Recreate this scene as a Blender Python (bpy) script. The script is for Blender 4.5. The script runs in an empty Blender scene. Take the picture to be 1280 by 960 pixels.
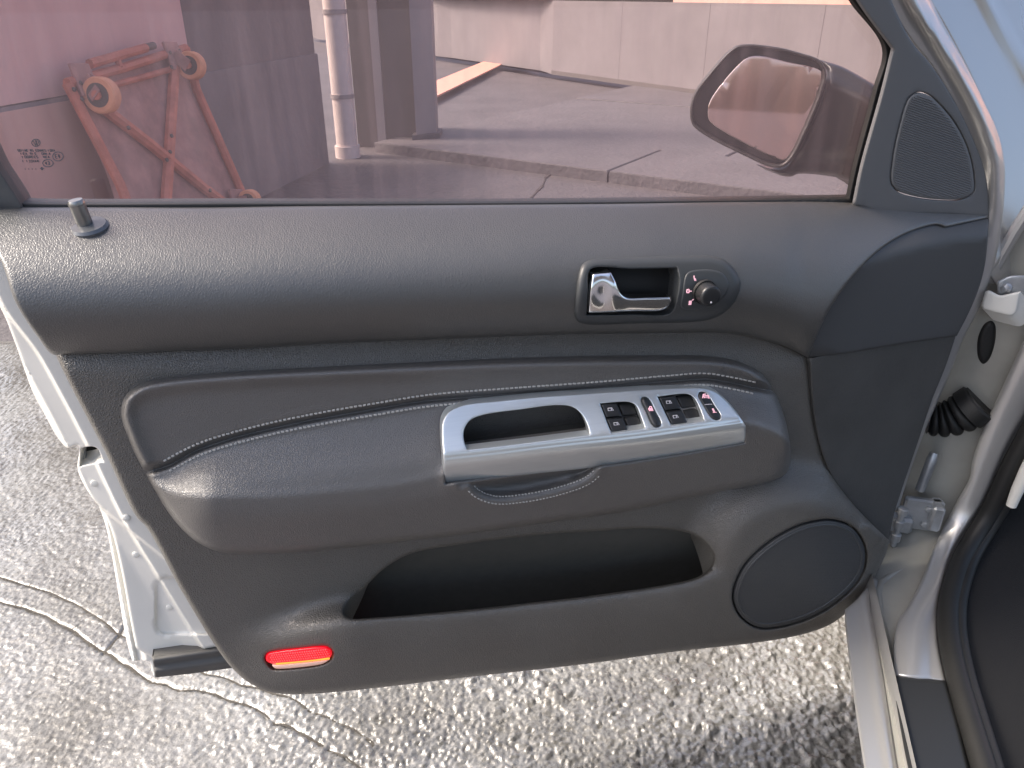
import bpy, math, random
import numpy as np
from mathutils import Vector
from mathutils.geometry import delaunay_2d_cdt

random.seed(7); rng = np.random.default_rng(7)
S = bpy.context.scene
C = S.collection

# ------------------------------------------------------------------ camera
FPX = 961.0                       # focal length in photograph pixels (1280 wide)
PITCH = math.radians(27.0)
CAM = np.array([0.0, 0.0, 1.14])
cd = bpy.data.cameras.new('camera'); cam = bpy.data.objects.new('camera', cd); C.objects.link(cam)
cam.location = CAM; cam.rotation_euler = (math.pi/2 - PITCH, 0, 0)
cd.sensor_width = 36.0; cd.lens = 36.0*FPX/1280.0; cd.clip_start = 0.01; cd.clip_end = 500
S.camera = cam

# ------------------------------------------------------------------ sky, sun, exposure
SUN_AZ = math.radians(-88)       # compass direction of the sun, from +Y towards +X
SUN_EL = math.radians(47)
w = bpy.data.worlds.new('World'); S.world = w; w.use_nodes = True
nt = w.node_tree; bg = nt.nodes['Background']
sky = nt.nodes.new('ShaderNodeTexSky'); sky.sky_type = 'NISHITA'; sky.sun_disc = False
sky.sun_elevation = SUN_EL; sky.sun_rotation = SUN_AZ; sky.dust_density = 5.0; sky.air_density = 0.8; sky.ozone_density = 0.3
nt.links.new(sky.outputs[0], bg.inputs[0]); bg.inputs[1].default_value = 0.15
sd = bpy.data.lights.new('sun', 'SUN'); sun = bpy.data.objects.new('sun', sd); C.objects.link(sun)
sd.energy = 1.5; sd.angle = math.radians(14); sd.color = (1.0, 0.94, 0.85)
sv = Vector((math.sin(SUN_AZ)*math.cos(SUN_EL), math.cos(SUN_AZ)*math.cos(SUN_EL), math.sin(SUN_EL)))
sun.rotation_euler = sv.to_track_quat('Z', 'Y').to_euler(); sun.location = (0, 0, 6)
S.view_settings.view_transform = 'Standard'; S.view_settings.look = 'None'
S.view_settings.gamma = 1.0; S.view_settings.exposure = 1.42; S.view_settings.use_curve_mapping = False

# ------------------------------------------------------------------ materials
MATS = {}
def mat(name, base, rough=0.5, metal=0.0, spec=0.5, grain=None, var=0.0, var_scale=6.0, emis=None, coat=0.0, coat_rough=0.12,
        rough_var=0.0, stretch=None, alpha=None):
    """grain = (kind, scale, strength, distance)"""
    m = bpy.data.materials.new(name); m.use_nodes = True
    t = m.node_tree; b = t.nodes['Principled BSDF']
    b.inputs['Base Color'].default_value = (*base, 1); b.inputs['Roughness'].default_value = rough
    b.inputs['Metallic'].default_value = metal; b.inputs['Specular IOR Level'].default_value = spec
    b.inputs['Coat Weight'].default_value = coat; b.inputs['Coat Roughness'].default_value = coat_rough
    tc = t.nodes.new('ShaderNodeTexCoord'); co = tc.outputs['Object']
    if stretch:
        mp = t.nodes.new('ShaderNodeMapping'); mp.inputs['Scale'].default_value = stretch[:3]
        if len(stretch) > 3: mp.inputs['Rotation'].default_value = (0, 0, stretch[3])
        mp.vector_type = 'TEXTURE' if len(stretch) > 4 else 'POINT'
        t.links.new(co, mp.inputs[0]); co2 = mp.outputs[0]
    else: co2 = co
    if var or rough_var:
        n = t.nodes.new('ShaderNodeTexNoise'); n.inputs['Scale'].default_value = var_scale
        n.inputs['Detail'].default_value = 6; n.inputs['Roughness'].default_value = 0.6
        t.links.new(co2, n.inputs['Vector'])
        if var:
            mr = t.nodes.new('ShaderNodeMapRange'); mr.inputs[1].default_value = 0.25; mr.inputs[2].default_value = 0.75
            mr.inputs[3].default_value = 1-var; mr.inputs[4].default_value = 1+var
            t.links.new(n.outputs['Fac'], mr.inputs[0])
            mx = t.nodes.new('ShaderNodeVectorMath'); mx.operation = 'SCALE'; mx.inputs[0].default_value = base
            t.links.new(mr.outputs[0], mx.inputs['Scale']); t.links.new(mx.outputs[0], b.inputs['Base Color'])
        if rough_var:
            m2 = t.nodes.new('ShaderNodeMapRange'); m2.inputs[1].default_value = 0.3; m2.inputs[2].default_value = 0.7
            m2.inputs[3].default_value = rough-rough_var; m2.inputs[4].default_value = rough+rough_var
            t.links.new(n.outputs['Fac'], m2.inputs[0]); t.links.new(m2.outputs[0], b.inputs['Roughness'])
    if grain:
        kind, sc, st, di = grain
        if kind == 'leather':
            v = t.nodes.new('ShaderNodeTexVoronoi'); v.feature = 'DISTANCE_TO_EDGE'; v.inputs['Scale'].default_value = sc
            nz = t.nodes.new('ShaderNodeTexNoise'); nz.inputs['Scale'].default_value = sc*0.35
            dd = t.nodes.new('ShaderNodeVectorMath'); dd.operation = 'MULTIPLY_ADD'
            dd.inputs[1].default_value = (1.6/sc,)*3; t.links.new(nz.outputs['Color'], dd.inputs[0]); t.links.new(co, dd.inputs[2])
            t.links.new(co, nz.inputs['Vector']); t.links.new(dd.outputs[0], v.inputs['Vector'])
            sm = t.nodes.new('ShaderNodeMapRange'); sm.interpolation_type = 'SMOOTHSTEP'
            sm.inputs[1].default_value = 0.0; sm.inputs[2].default_value = 0.32
            t.links.new(v.outputs['Distance'], sm.inputs[0]); h = sm.outputs[0]
        else:
            nz = t.nodes.new('ShaderNodeTexNoise'); nz.inputs['Scale'].default_value = sc; nz.inputs['Detail'].default_value = 5
            t.links.new(co2, nz.inputs['Vector']); h = nz.outputs['Fac']
        bp = t.nodes.new('ShaderNodeBump'); bp.inputs['Strength'].default_value = st; bp.inputs['Distance'].default_value = di
        t.links.new(h, bp.inputs['Height']); t.links.new(bp.outputs[0], b.inputs['Normal'])
    if emis:
        b.inputs['Emission Color'].default_value = (*emis[:3], 1); b.inputs['Emission Strength'].default_value = emis[3]
    MATS[name] = m
    return m

mat('upper_trim', (.064,.063,.059), .40, spec=1.0, coat=.45, coat_rough=.42, grain=('leather', 450, .38, .0005), rough_var=.05, var=.06, var_scale=9)
mat('lower_trim', (.086,.080,.069), .46, spec=.9, coat=.25, coat_rough=.42, grain=('leather', 420, .75, .0006), rough_var=.09, var=.10, var_scale=11)
mat('insert', (.056,.058,.060), .55, grain=('noise', 900, .25, .0003), var=.06)
mat('insert_low', (.058,.057,.054), .55, grain=('leather', 500, .4, .0005), var=.18, var_scale=14)
mat('leather', (.097,.092,.086), .42, spec=1.0, coat=.4, coat_rough=.40, grain=('leather', 500, .6, .0005), rough_var=.05, var=.05)
mat('leather_roll', (.105,.107,.112), .45, grain=('leather', 520, .3, .0004))
mat('thread', (.42,.41,.38), .7)
mat('cloth', (.055,.053,.045), .9, grain=('noise', 900, .4, .0004), var=.12, var_scale=80)
mat('alu', (.74,.78,.78), .34, metal=.75, grain=('noise', 300, .10, .0002), stretch=(30, .5, .35, math.radians(15), 1), rough_var=.05, var=.04, var_scale=300)
mat('chrome', (.80,.81,.82), .14, metal=1.0)
mat('black_plastic', (.020,.021,.022), .34, grain=('noise', 1200, .15, .0002))
mat('bezel', (.048,.052,.054), .42, grain=('noise', 1500, .2, .0002))
mat('well', (.012,.012,.012), .6)
mat('rubber', (.012,.012,.0115), .55, var=.2, var_scale=20, grain=('noise', 300, .3, .0005))
mat('rubber_dusty', (.09,.088,.083), .6, var=.15, var_scale=30)
mat('icon', (.85,.55,.60), .5, emis=(.9,.45,.55,.25))
mat('icon_white', (.85,.80,.80), .5)
mat('mesh_grille', (.045,.047,.048), .6, grain=('noise', 900, .5, .0006))
mat('tweeter', (.15,.155,.16), .6)
mat('sail', (.125,.13,.135), .5, grain=('noise', 1100, .25, .0003))
mat('seal', (.016,.016,.015), .5)
mat('paint', (.45,.445,.435), .30, metal=.55, coat=.5, var=.03, var_scale=3, rough_var=.04)
mat('paint_dirty', (.32,.315,.28), .36, metal=.15, coat=.25, var=.14, var_scale=12, rough_var=.08)
mat('primer_white', (.74,.725,.665), .38, coat=.2, var=.05, var_scale=10)
mat('zinc', (.42,.44,.46), .38, metal=.7, var=.15, var_scale=60, grain=('noise', 200, .3, .0006))
mat('pin', (.30,.295,.28), .3, metal=.85)
mat('collar', (.13,.135,.14), .28, metal=.5)
mat('sticker', (.72,.71,.66), .6, grain=('noise', 60, .5, .002))
mat('carpet', (.006,.006,.0065), .9, grain=('noise', 900, .8, .0015))
mat('mirror_shell', (.020,.021,.023), .34, grain=('noise', 1300, .2, .0002))
mat('mirror_rim', (.035,.034,.034), .4)
mat('mirror_glass', (.70,.63,.61), .03, metal=1.0)
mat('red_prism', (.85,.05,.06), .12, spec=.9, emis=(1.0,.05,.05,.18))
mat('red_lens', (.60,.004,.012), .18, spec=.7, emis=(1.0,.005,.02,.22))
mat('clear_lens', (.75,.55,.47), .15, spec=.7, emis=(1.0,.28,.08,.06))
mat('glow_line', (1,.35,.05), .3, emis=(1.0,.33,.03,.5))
mat('etch', (.16,.14,.14), .6)
# outside
mat('wall_grey', (.19,.168,.172), .8, var=.22, var_scale=2.5, grain=('noise', 30, .3, .01))
mat('wall_upper', (.17,.145,.145), .8, var=.10, var_scale=2.5, grain=('noise', 30, .3, .01))
mat('pink_reflection', (.68,.42,.39), .8, var=.08, var_scale=2.5)  # pink of the window reflection, put into a wall colour
mat('wall_salmon', (.62,.37,.31), .8, var=.08, var_scale=2.5)
mat('pipe', (.62,.52,.49), .5, var=.10, var_scale=8)
mat('column_dark', (.115,.10,.095), .7, var=.12, var_scale=3)
mat('post', (.26,.23,.23), .7, var=.08, var_scale=4)
mat('low_wall', (.20,.18,.185), .8, var=.16, var_scale=1.6)
mat('house', (.75,.42,.34), .8, var=.05)
mat('slab_far', (.115,.104,.109), .7, var=.16, var_scale=2.2, grain=('noise', 25, .5, .02))
mat('slab_mid', (.095,.085,.088), .65, var=.22, var_scale=2.0, grain=('noise', 25, .5, .02))
mat('stripe', (.75,.36,.27), .7, var=.1, var_scale=10)
mat('trolley_red', (.50,.155,.10), .6, var=.35, var_scale=14, grain=('noise', 40, .4, .003))
mat('trolley_deck', (.36,.19,.165), .75, var=.35, var_scale=9, grain=('noise', 30, .5, .004))
mat('tyre', (.70,.30,.16), .6, var=.15, var_scale=20)
mat('hub', (.07,.06,.055), .6)
mat('crack', (.06,.05,.05), .9)
mat('dirt', (.075,.068,.058), .9, spec=.2, var=.3, var_scale=40, grain=('noise', 300, .6, .002))

def ground_material():
    m = bpy.data.materials.new('concrete'); m.use_nodes = True; t = m.node_tree; b = t.nodes['Principled BSDF']
    tc = t.nodes.new('ShaderNodeTexCoord')
    n1 = t.nodes.new('ShaderNodeTexNoise'); n1.inputs['Scale'].default_value = 2.4; n1.inputs['Detail'].default_value = 8
    n2 = t.nodes.new('ShaderNodeTexNoise'); n2.inputs['Scale'].default_value = 70; n2.inputs['Detail'].default_value = 6; n2.inputs['Roughness'].default_value = .7
    for n in (n1, n2): t.links.new(tc.outputs['Object'], n.inputs['Vector'])
    r1 = t.nodes.new('ShaderNodeValToRGB'); e = r1.color_ramp.elements
    e[0].position = .30; e[0].color = (.105,.098,.084,1); e[1].position = .70; e[1].color = (.30,.30,.29,1)
    r2 = t.nodes.new('ShaderNodeValToRGB'); e = r2.color_ramp.elements
    e[0].position = .28; e[0].color = (.50,.48,.43,1); e[1].position = .66; e[1].color = (1.12,1.12,1.12,1)
    t.links.new(n1.outputs['Fac'], r1.inputs[0]); t.links.new(n2.outputs['Fac'], r2.inputs[0])
    mx = t.nodes.new('ShaderNodeMix'); mx.data_type = 'RGBA'; mx.blend_type = 'MULTIPLY'; mx.inputs[0].default_value = 1
    t.links.new(r1.outputs[0], mx.inputs[6]); t.links.new(r2.outputs[0], mx.inputs[7]); t.links.new(mx.outputs[2], b.inputs['Base Color'])
    mr = t.nodes.new('ShaderNodeMapRange'); mr.inputs[3].default_value = .10; mr.inputs[4].default_value = .48
    t.links.new(n2.outputs['Fac'], mr.inputs[0]); t.links.new(mr.outputs[0], b.inputs['Roughness'])
    nw = t.nodes.new('ShaderNodeTexNoise'); nw.inputs['Scale'].default_value = 4.5; nw.inputs['Detail'].default_value = 5
    t.links.new(tc.outputs['Object'], nw.inputs['Vector'])
    mw = t.nodes.new('ShaderNodeMapRange'); mw.inputs[1].default_value = .40; mw.inputs[2].default_value = .60; mw.inputs[3].default_value = .15; mw.inputs[4].default_value = .95
    t.links.new(nw.outputs['Fac'], mw.inputs[0]); t.links.new(mw.outputs[0], b.inputs['Coat Weight'])     # damp patches
    b.inputs['Coat Roughness'].default_value = .22; b.inputs['Coat IOR'].default_value = 1.6
    n3 = t.nodes.new('ShaderNodeTexNoise'); n3.inputs['Scale'].default_value = 260; n3.inputs['Detail'].default_value = 4
    t.links.new(tc.outputs['Object'], n3.inputs['Vector'])
    bp = t.nodes.new('ShaderNodeBump'); bp.inputs['Strength'].default_value = .4; bp.inputs['Distance'].default_value = .002
    t.links.new(n3.outputs['Fac'], bp.inputs['Height']); t.links.new(bp.outputs[0], b.inputs['Normal']); t.links.new(bp.outputs[0], b.inputs['Coat Normal'])
    MATS['concrete'] = m
ground_material()

def glass_material():
    m = bpy.data.materials.new('dust_and_haze_glass'); m.use_nodes = True; t = m.node_tree
    t.nodes.remove(t.nodes['Principled BSDF']); out = t.nodes['Material Output']
    tr = t.nodes.new('ShaderNodeBsdfTransparent'); tr.inputs[0].default_value = (.90,.81,.80,1)
    df = t.nodes.new('ShaderNodeBsdfDiffuse'); df.inputs[0].default_value = (.90,.60,.55,1)  # dust film, with pink reflection veil and haze painted into its colour
    gl = t.nodes.new('ShaderNodeBsdfGlossy'); gl.inputs['Roughness'].default_value = .02
    tc = t.nodes.new('ShaderNodeTexCoord')
    mp = t.nodes.new('ShaderNodeMapping'); mp.inputs['Scale'].default_value = (60, 60, 3.5)
    n = t.nodes.new('ShaderNodeTexNoise'); n.inputs['Scale'].default_value = 1.0; n.inputs['Detail'].default_value = 5
    t.links.new(tc.outputs['Object'], mp.inputs[0]); t.links.new(mp.outputs[0], n.inputs['Vector'])
    n2 = t.nodes.new('ShaderNodeTexNoise'); n2.inputs['Scale'].default_value = 3.0; t.links.new(tc.outputs['Object'], n2.inputs['Vector'])
    mr = t.nodes.new('ShaderNodeMapRange'); mr.inputs[1].default_value = .45; mr.inputs[2].default_value = .8
    mr.inputs[3].default_value = .0; mr.inputs[4].default_value = .15; t.links.new(n.outputs['Fac'], mr.inputs[0])
    mr2 = t.nodes.new('ShaderNodeMapRange'); mr2.inputs[3].default_value = .11; mr2.inputs[4].default_value = .20; t.links.new(n2.outputs['Fac'], mr2.inputs[0])
    ad = t.nodes.new('ShaderNodeMath'); ad.operation = 'ADD'; t.links.new(mr.outputs[0], ad.inputs[0]); t.links.new(mr2.outputs[0], ad.inputs[1])
    m1 = t.nodes.new('ShaderNodeMixShader'); t.links.new(ad.outputs[0], m1.inputs[0]); t.links.new(tr.outputs[0], m1.inputs[1]); t.links.new(df.outputs[0], m1.inputs[2])
    m2 = t.nodes.new('ShaderNodeMixShader'); m2.inputs[0].default_value = .07
    t.links.new(m1.outputs[0], m2.inputs[1]); t.links.new(gl.outputs[0], m2.inputs[2]); t.links.new(m2.outputs[0], out.inputs[0])
    MATS['dust_and_haze_glass'] = m
glass_material()

# ------------------------------------------------------------------ scene-object helpers
def thing(name, loc, label, cat, group=None):
    o = bpy.data.objects.new(name, None); C.objects.link(o); o.location = loc; o.empty_display_size = .05
    o['label'] = label; o['category'] = cat
    if group: o['group'] = group
    return o
def wloc(o):
    v = Vector((0, 0, 0))
    while o is not None: v = v + Vector(o.location); o = o.parent
    return v
def mesh(name, V, F, material, parent=None, smooth=True, sharp=None, kind=None, label=None, cat=None, group=None, auto=None, loc=None):
    V = np.asarray(V, float)
    off = np.array(wloc(parent)) if parent else np.zeros(3)
    own = np.zeros(3) if loc is None else np.asarray(loc, float) - off
    me = bpy.data.meshes.new(name); me.from_pydata((V - off - own).tolist(), [], [list(map(int, f)) for f in F]); me.update()
    if smooth: me.shade_smooth()
    if sharp is not None and len(sharp):
        ss = {tuple(sorted(map(int, e))) for e in sharp}
        for e in me.edges:
            if tuple(sorted(e.vertices)) in ss: e.use_edge_sharp = True
    if auto is not None: me.set_sharp_from_angle(angle=math.radians(auto))
    me.materials.append(MATS[material])
    o = bpy.data.objects.new(name, me); C.objects.link(o); o.location = own
    if parent: o.parent = parent
    for k, v in (('kind', kind), ('label', label), ('category', cat), ('group', group)):
        if v: o[k] = v
    return o

class MB:
    """collects solids into one mesh"""
    def __init__(s): s.V = []; s.F = []
    def add(s, V, F):
        n = len(s.V); s.V += [tuple(v) for v in V]; s.F += [tuple(i+n for i in f) for f in F]; return s
    def box(s, c, ax, ay, az, bev=0.0):
        """box with half-axis vectors; bev = bevel as a fraction of the half size"""
        c, ax, ay, az = map(lambda q: np.asarray(q, float), (c, ax, ay, az))
        if not bev:
            V = [c+i*ax+j*ay+k*az for k in (-1,1) for j in (-1,1) for i in (-1,1)]
            return s.add(V, [(0,2,3,1),(4,5,7,6),(0,1,5,4),(2,6,7,3),(0,4,6,2),(1,3,7,5)])
        la, lb, lc = (np.linalg.norm(q) for q in (ax, ay, az)); r = bev*min(la, lb, lc)
        a, b, d = 1-r/la, 1-r/lb, 1-r/lc
        V = []; idx = {}
        for i in (-1,1):
            for j in (-1,1):
                for k in (-1,1):
                    for f in range(3):
                        p = [i*a, j*b, k*d]; p[f] = (i, j, k)[f]
                        idx[(i,j,k,f)] = len(V); V.append(c+p[0]*ax+p[1]*ay+p[2]*az)
        F = []
        for f in range(3):
            o = [q for q in range(3) if q != f]
            for sgn in (-1,1):
                loop = []
                for u, v in ((-1,-1),(1,-1),(1,1),(-1,1)):
                    key = [0,0,0]; key[f] = sgn; key[o[0]] = u; key[o[1]] = v
                    loop.append(idx[(*key, f)])
                F.append(loop)
        for f in range(3):
            o = [q for q in range(3) if q != f]
            for u in (-1,1):
                for v in (-1,1):
                    ks = []
                    for sgn in (-1,1):
                        key = [0,0,0]; key[f] = sgn; key[o[0]] = u; key[o[1]] = v; ks.append(tuple(key))
                    F.append([idx[(*ks[0],o[0])], idx[(*ks[1],o[0])], idx[(*ks[1],o[1])], idx[(*ks[0],o[1])]])
        for i in (-1,1):
            for j in (-1,1):
                for k in (-1,1): F.append([idx[(i,j,k,0)], idx[(i,j,k,1)], idx[(i,j,k,2)]])
        return s.add(V, F)
    def tube(s, pts, r, n=12, cap=True):
        pts = [np.asarray(p, float) for p in pts]; rr = r if hasattr(r, '__len__') else [r]*len(pts)
        V = []; F = []; prev = None
        for i, p in enumerate(pts):
            d = pts[min(i+1, len(pts)-1)] - pts[max(i-1, 0)]; d = d/np.linalg.norm(d)
            if prev is None:
                a = np.cross(d, (0,0,1)); a = a if np.linalg.norm(a) > 1e-3 else np.cross(d, (0,1,0))
            else: a = prev - d*np.dot(prev, d)
            a = a/np.linalg.norm(a); prev = a; b = np.cross(d, a)
            for k in range(n):
                t = 2*math.pi*k/n; V.append(p + rr[i]*(math.cos(t)*a + math.sin(t)*b))
        for i in range(len(pts)-1):
            for k in range(n):
                F.append((i*n+k, i*n+(k+1)%n, (i+1)*n+(k+1)%n, (i+1)*n+k))
        if cap: F.append(tuple(range(n-1,-1,-1))); F.append(tuple((len(pts)-1)*n+k for k in range(n)))
        return s.add(V, F)
    def lathe(s, c, axis, prof, n=32, ridge=0.0):
        """prof = [(radius, height)...] along axis from c"""
        c = np.asarray(c, float); d = np.asarray(axis, float); d = d/np.linalg.norm(d)
        a = np.cross(d, (0,0,1)); a = a if np.linalg.norm(a) > 1e-3 else np.cross(d, (0,1,0)); a = a/np.linalg.norm(a); b = np.cross(d, a)
        V = []; F = []
        for q, (r, h) in enumerate(prof):
            for k in range(n):
                t = 2*math.pi*k/n; rk = r*(1 - ridge*(k % 2)) ; V.append(c + d*h + rk*(math.cos(t)*a+math.sin(t)*b))
        for i in range(len(prof)-1):
            for k in range(n): F.append((i*n+k, i*n+(k+1)%n, (i+1)*n+(k+1)%n, (i+1)*n+k))
        F.append(tuple(range(n-1,-1,-1))); F.append(tuple((len(prof)-1)*n+k for k in range(n)))
        return s.add(V, F)
    def build(s, name, material, parent=None, auto=35, **kw): return mesh(name, s.V, s.F, material, parent, auto=auto, **kw)

# ------------------------------------------------------------------ survey of the photograph: sight lines and real surfaces
RT = np.array([1.0,0,0]); FW = np.array([0, math.cos(PITCH), -math.sin(PITCH)]); UP = np.array([0, math.sin(PITCH), math.cos(PITCH)])
def sight(px, py):
    px = np.asarray(px, float); py = np.asarray(py, float)
    return FW + ((px-640)/FPX)[...,None]*RT + ((480-py)/FPX)[...,None]*UP
class Surf:
    """vertical or tilted plane; w = metres proud of it along its normal"""
    def __init__(s, p0, n): s.p0 = np.asarray(p0, float); s.n = np.asarray(n, float)/np.linalg.norm(n)
    def at(s, px, py, w=0.0):
        d = sight(px, py); w = np.asarray(w, float)
        t = ((s.p0 - CAM) @ s.n + w) / (d @ s.n)
        return CAM + d*t[...,None]
    def back(s, px, py, w, depth): return s.at(px, py, w) - s.n*depth
GROUND = Surf((0,0,0), (0,0,1))
def G(px, py, z=0.0): return GROUND.at(px, py, z)

YAW = math.radians(15)
DOOR = Surf((0, .753, 0), (math.sin(YAW), -math.cos(YAW), 0))
D = DOOR.at

def pchip(pts):
    xs = np.array([p[0] for p in pts], float); ys = np.array([p[1] for p in pts], float)
    h = np.diff(xs); dl = np.diff(ys)/h; m = np.zeros(len(xs))
    for i in range(1, len(xs)-1):
        if dl[i-1]*dl[i] > 0: m[i] = 2*dl[i-1]*dl[i]/(dl[i-1]+dl[i])
    m[0] = dl[0]; m[-1] = dl[-1]
    def f(x):
        x = np.clip(np.asarray(x, float), xs[0], xs[-1]); i = np.clip(np.searchsorted(xs, x)-1, 0, len(xs)-2)
        t = (x-xs[i])/h[i]
        return (2*t**3-3*t**2+1)*ys[i] + (t**3-2*t**2+t)*h[i]*m[i] + (-2*t**3+3*t**2)*ys[i+1] + (t**3-t**2)*h[i]*m[i+1]
    return f
def ss(a, b, x):
    t = np.clip((np.asarray(x, float)-a)/(b-a), 0, 1); return t*t*(3-2*t)
def spline(pts, step, closed=True):
    """pts (x,y) or (x,y,1) with 1 = sharp corner -> evenly sampled outline"""
    n = len(pts); P = [np.array(p[:2], float) for p in pts]; sh = [len(p) > 2 for p in pts]; out = []
    for i in range(n if closed else n-1):
        p1, p2 = P[i], P[(i+1) % n]
        p0 = P[i-1] if (closed or i > 0) else p1
        p3 = P[(i+2) % n] if (closed or i+2 < n) else p2
        if sh[i]: p0 = p1 - (p2-p1)
        if sh[(i+1) % n]: p3 = p2 + (p2-p1)
        L = np.linalg.norm(p2-p1)
        if L < 1e-6: continue
        # centripetal tangents
        a = max(np.linalg.norm(p1-p0), 1e-6)**.5; b = L**.5; c = max(np.linalg.norm(p3-p2), 1e-6)**.5
        m1 = (p1-p0)/a - (p2-p0)/(a+b) + (p2-p1)/b; m2 = (p2-p1)/b - (p3-p1)/(b+c) + (p3-p2)/c
        m1 *= b; m2 *= b
        k = max(1, int(round(L/step)))
        for j in range(k):
            t = j/k
            out.append((2*t**3-3*t**2+1)*p1 + (t**3-2*t**2+t)*m1 + (-2*t**3+3*t**2)*p2 + (t**3-t**2)*m2)
    if not closed: out.append(P[-1])
    return np.array(out)
def inside(poly, X):
    x, y = X[:,0], X[:,1]; r = np.zeros(len(X), bool); a = poly; b = np.roll(poly, -1, 0)
    for (x1,y1),(x2,y2) in zip(a, b):
        if y1 == y2: continue
        c = ((y1 > y) != (y2 > y)) & (x < (x2-x1)*(y-y1)/(y2-y1)+x1); r ^= c
    return r
def dist(poly, X, closed=True):
    a = poly if closed else poly[:-1]; b = np.roll(poly, -1, 0) if closed else poly[1:]
    out = np.full(len(X), 1e9)
    for i in range(0, len(a), 64):
        A = a[i:i+64]; B = b[i:i+64]; AB = B-A; L = (AB**2).sum(1)+1e-12
        ux = X[:,0][:,None]-A[:,0]; uy = X[:,1][:,None]-A[:,1]
        t = np.clip((ux*AB[:,0]+uy*AB[:,1])/L, 0, 1); ux -= t*AB[:,0]; uy -= t*AB[:,1]
        out = np.minimum(out, np.sqrt((ux*ux+uy*uy).min(1)))
    return out
def shrink(poly, d):
    p = np.roll(poly, 1, 0); q = np.roll(poly, -1, 0); t = q-p; t = t/(np.linalg.norm(t, axis=1)[:,None]+1e-9)
    nrm = np.stack([-t[:,1], t[:,0]], 1)
    area = 0.5*np.sum(poly[:,0]*np.roll(poly[:,1],-1) - np.roll(poly[:,0],-1)*poly[:,1])
    return poly + nrm*d*(1 if area > 0 else -1)
def patch(name, outline, wf, material, parent, step=7, holes=(), edge=(0,0), hole_edge=(0,0), skirt=.02, surf=None, resample=True, ostep=None, extra=(), hole_back=None, **kw):
    """a moulded piece: outline + relief wf(x,y) in metres, rounded rim, side walls of real depth"""
    surf = surf or DOOR; ostep = ostep or max(2.5, step*.6)
    loops = [spline(outline, ostep)] + [spline(h, ostep) if resample else h for h in holes]
    er, eh = edge; hr, hh = hole_edge
    x0, y0 = loops[0].min(0); x1, y1 = loops[0].max(0)
    gx, gy = np.meshgrid(np.arange(x0+step/2, x1, step), np.arange(y0+step/2, y1, step)); gx = gx + (np.arange(gx.shape[0]) % 2)[:,None]*step*.5
    pts = [np.stack([gx.ravel(), gy.ravel()], 1)]
    for li, L in enumerate(loops):
        r, h = (er, eh) if li == 0 else (hr, hh)
        if r > 0:
            for f in (.06,.2,.42,.7,1.0):
                q = shrink(L, f*r if li == 0 else -f*r); dd = dist(L, q); pts.append(q[dd > f*r*.93])
    for E, offs in extra:
        t_ = np.gradient(E, axis=0); t_ = t_/np.linalg.norm(t_, axis=1)[:,None]; n_ = np.stack([-t_[:,1], t_[:,0]], 1)
        pts += [E + n_*o for o in offs]
        dl_ = dist(E, pts[0], closed=False); pts[0] = pts[0][(dl_ > max(abs(o) for o in offs)+step*.4)]
    X = np.concatenate(pts)
    ok = inside(loops[0], X); d0 = dist(loops[0], X); ok &= d0 > min(.3*step, .05*er if er else 9)
    dh = np.full(len(X), 1e9)
    for L in loops[1:]:
        ok &= ~inside(L, X); dq = dist(L, X); ok &= dq > min(.3*step, .05*hr if hr else 9); dh = np.minimum(dh, dq)
    ng = len(pts[0]); keepg = np.ones(len(X), bool)
    if er: keepg[:ng] &= d0[:ng] > er*1.05
    if hr: keepg[:ng] &= dh[:ng] > hr*1.05
    if not er: keepg[:ng] &= d0[:ng] > step*.4
    ok &= keepg; X = X[ok]; d0 = d0[ok]; dh = dh[ok]
    B = np.concatenate(loops); nb = len(B)
    A = np.concatenate([B, X]); edges = []; k = 0
    for L in loops:
        m = len(L); edges += [(k+i, k+(i+1) % m) for i in range(m)]; k += m
    vv, ee, ff, ov, oe, of = delaunay_2d_cdt([Vector(p) for p in A.tolist()], edges, [], 0, 1e-5)
    P2 = np.array([tuple(p) for p in vv]); tri = np.array([f for f in ff])
    cen = P2[tri].mean(1); keep = inside(loops[0], cen)
    for L in loops[1:]: keep &= ~inside(L, cen)
    tri = tri[keep]
    dd0 = dist(loops[0], P2); ddh = np.full(len(P2), 1e9)
    for L in loops[1:]: ddh = np.minimum(ddh, dist(L, P2))
    ww = wf(P2[:,0], P2[:,1]) + np.zeros(len(P2))
    if er: ww = ww - eh*(1-np.sqrt(np.clip(1-(1-np.clip(dd0/er,0,1))**2, 0, 1)))
    if hr: ww = ww - hh*(1-np.sqrt(np.clip(1-(1-np.clip(ddh/hr,0,1))**2, 0, 1)))
    V = surf.at(P2[:,0], P2[:,1], ww)
    e1 = V[tri[:,1]]-V[tri[:,0]]; e2 = V[tri[:,2]]-V[tri[:,0]]
    nn = np.cross(e1, e2); flip = (nn*(CAM - V[tri].mean(1))).sum(1) < 0
    tri[flip] = tri[flip][:,::-1]
    F = [tuple(t) for t in tri]; sharp = []
    cnt = {}
    for t in tri:
        for a, b in ((t[0],t[1]),(t[1],t[2]),(t[2],t[0])):
            cnt[(a,b)] = cnt.get((a,b), 0)+1
    bnd = [(a,b) for (a,b) in cnt if (b,a) not in cnt]
    if skirt:
        bv = sorted({i for e in bnd for i in e}); mp = {i: len(V)+j for j, i in enumerate(bv)}; bi = np.array(bv)
        bk = surf.back(P2[bi,0], P2[bi,1], ww[bi], skirt)
        if hole_back:
            hi, vec = hole_back; on = dist(loops[1+hi], P2[bi]) < .2; bk[on] = V[bi][on] + vec(P2[bi][on])
        V = np.concatenate([V, bk])
        for a, b in bnd: F.append((b, a, mp[a], mp[b])); sharp.append((a,b))
    return mesh(name, V, F, material, parent, sharp=sharp, **kw)

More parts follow.
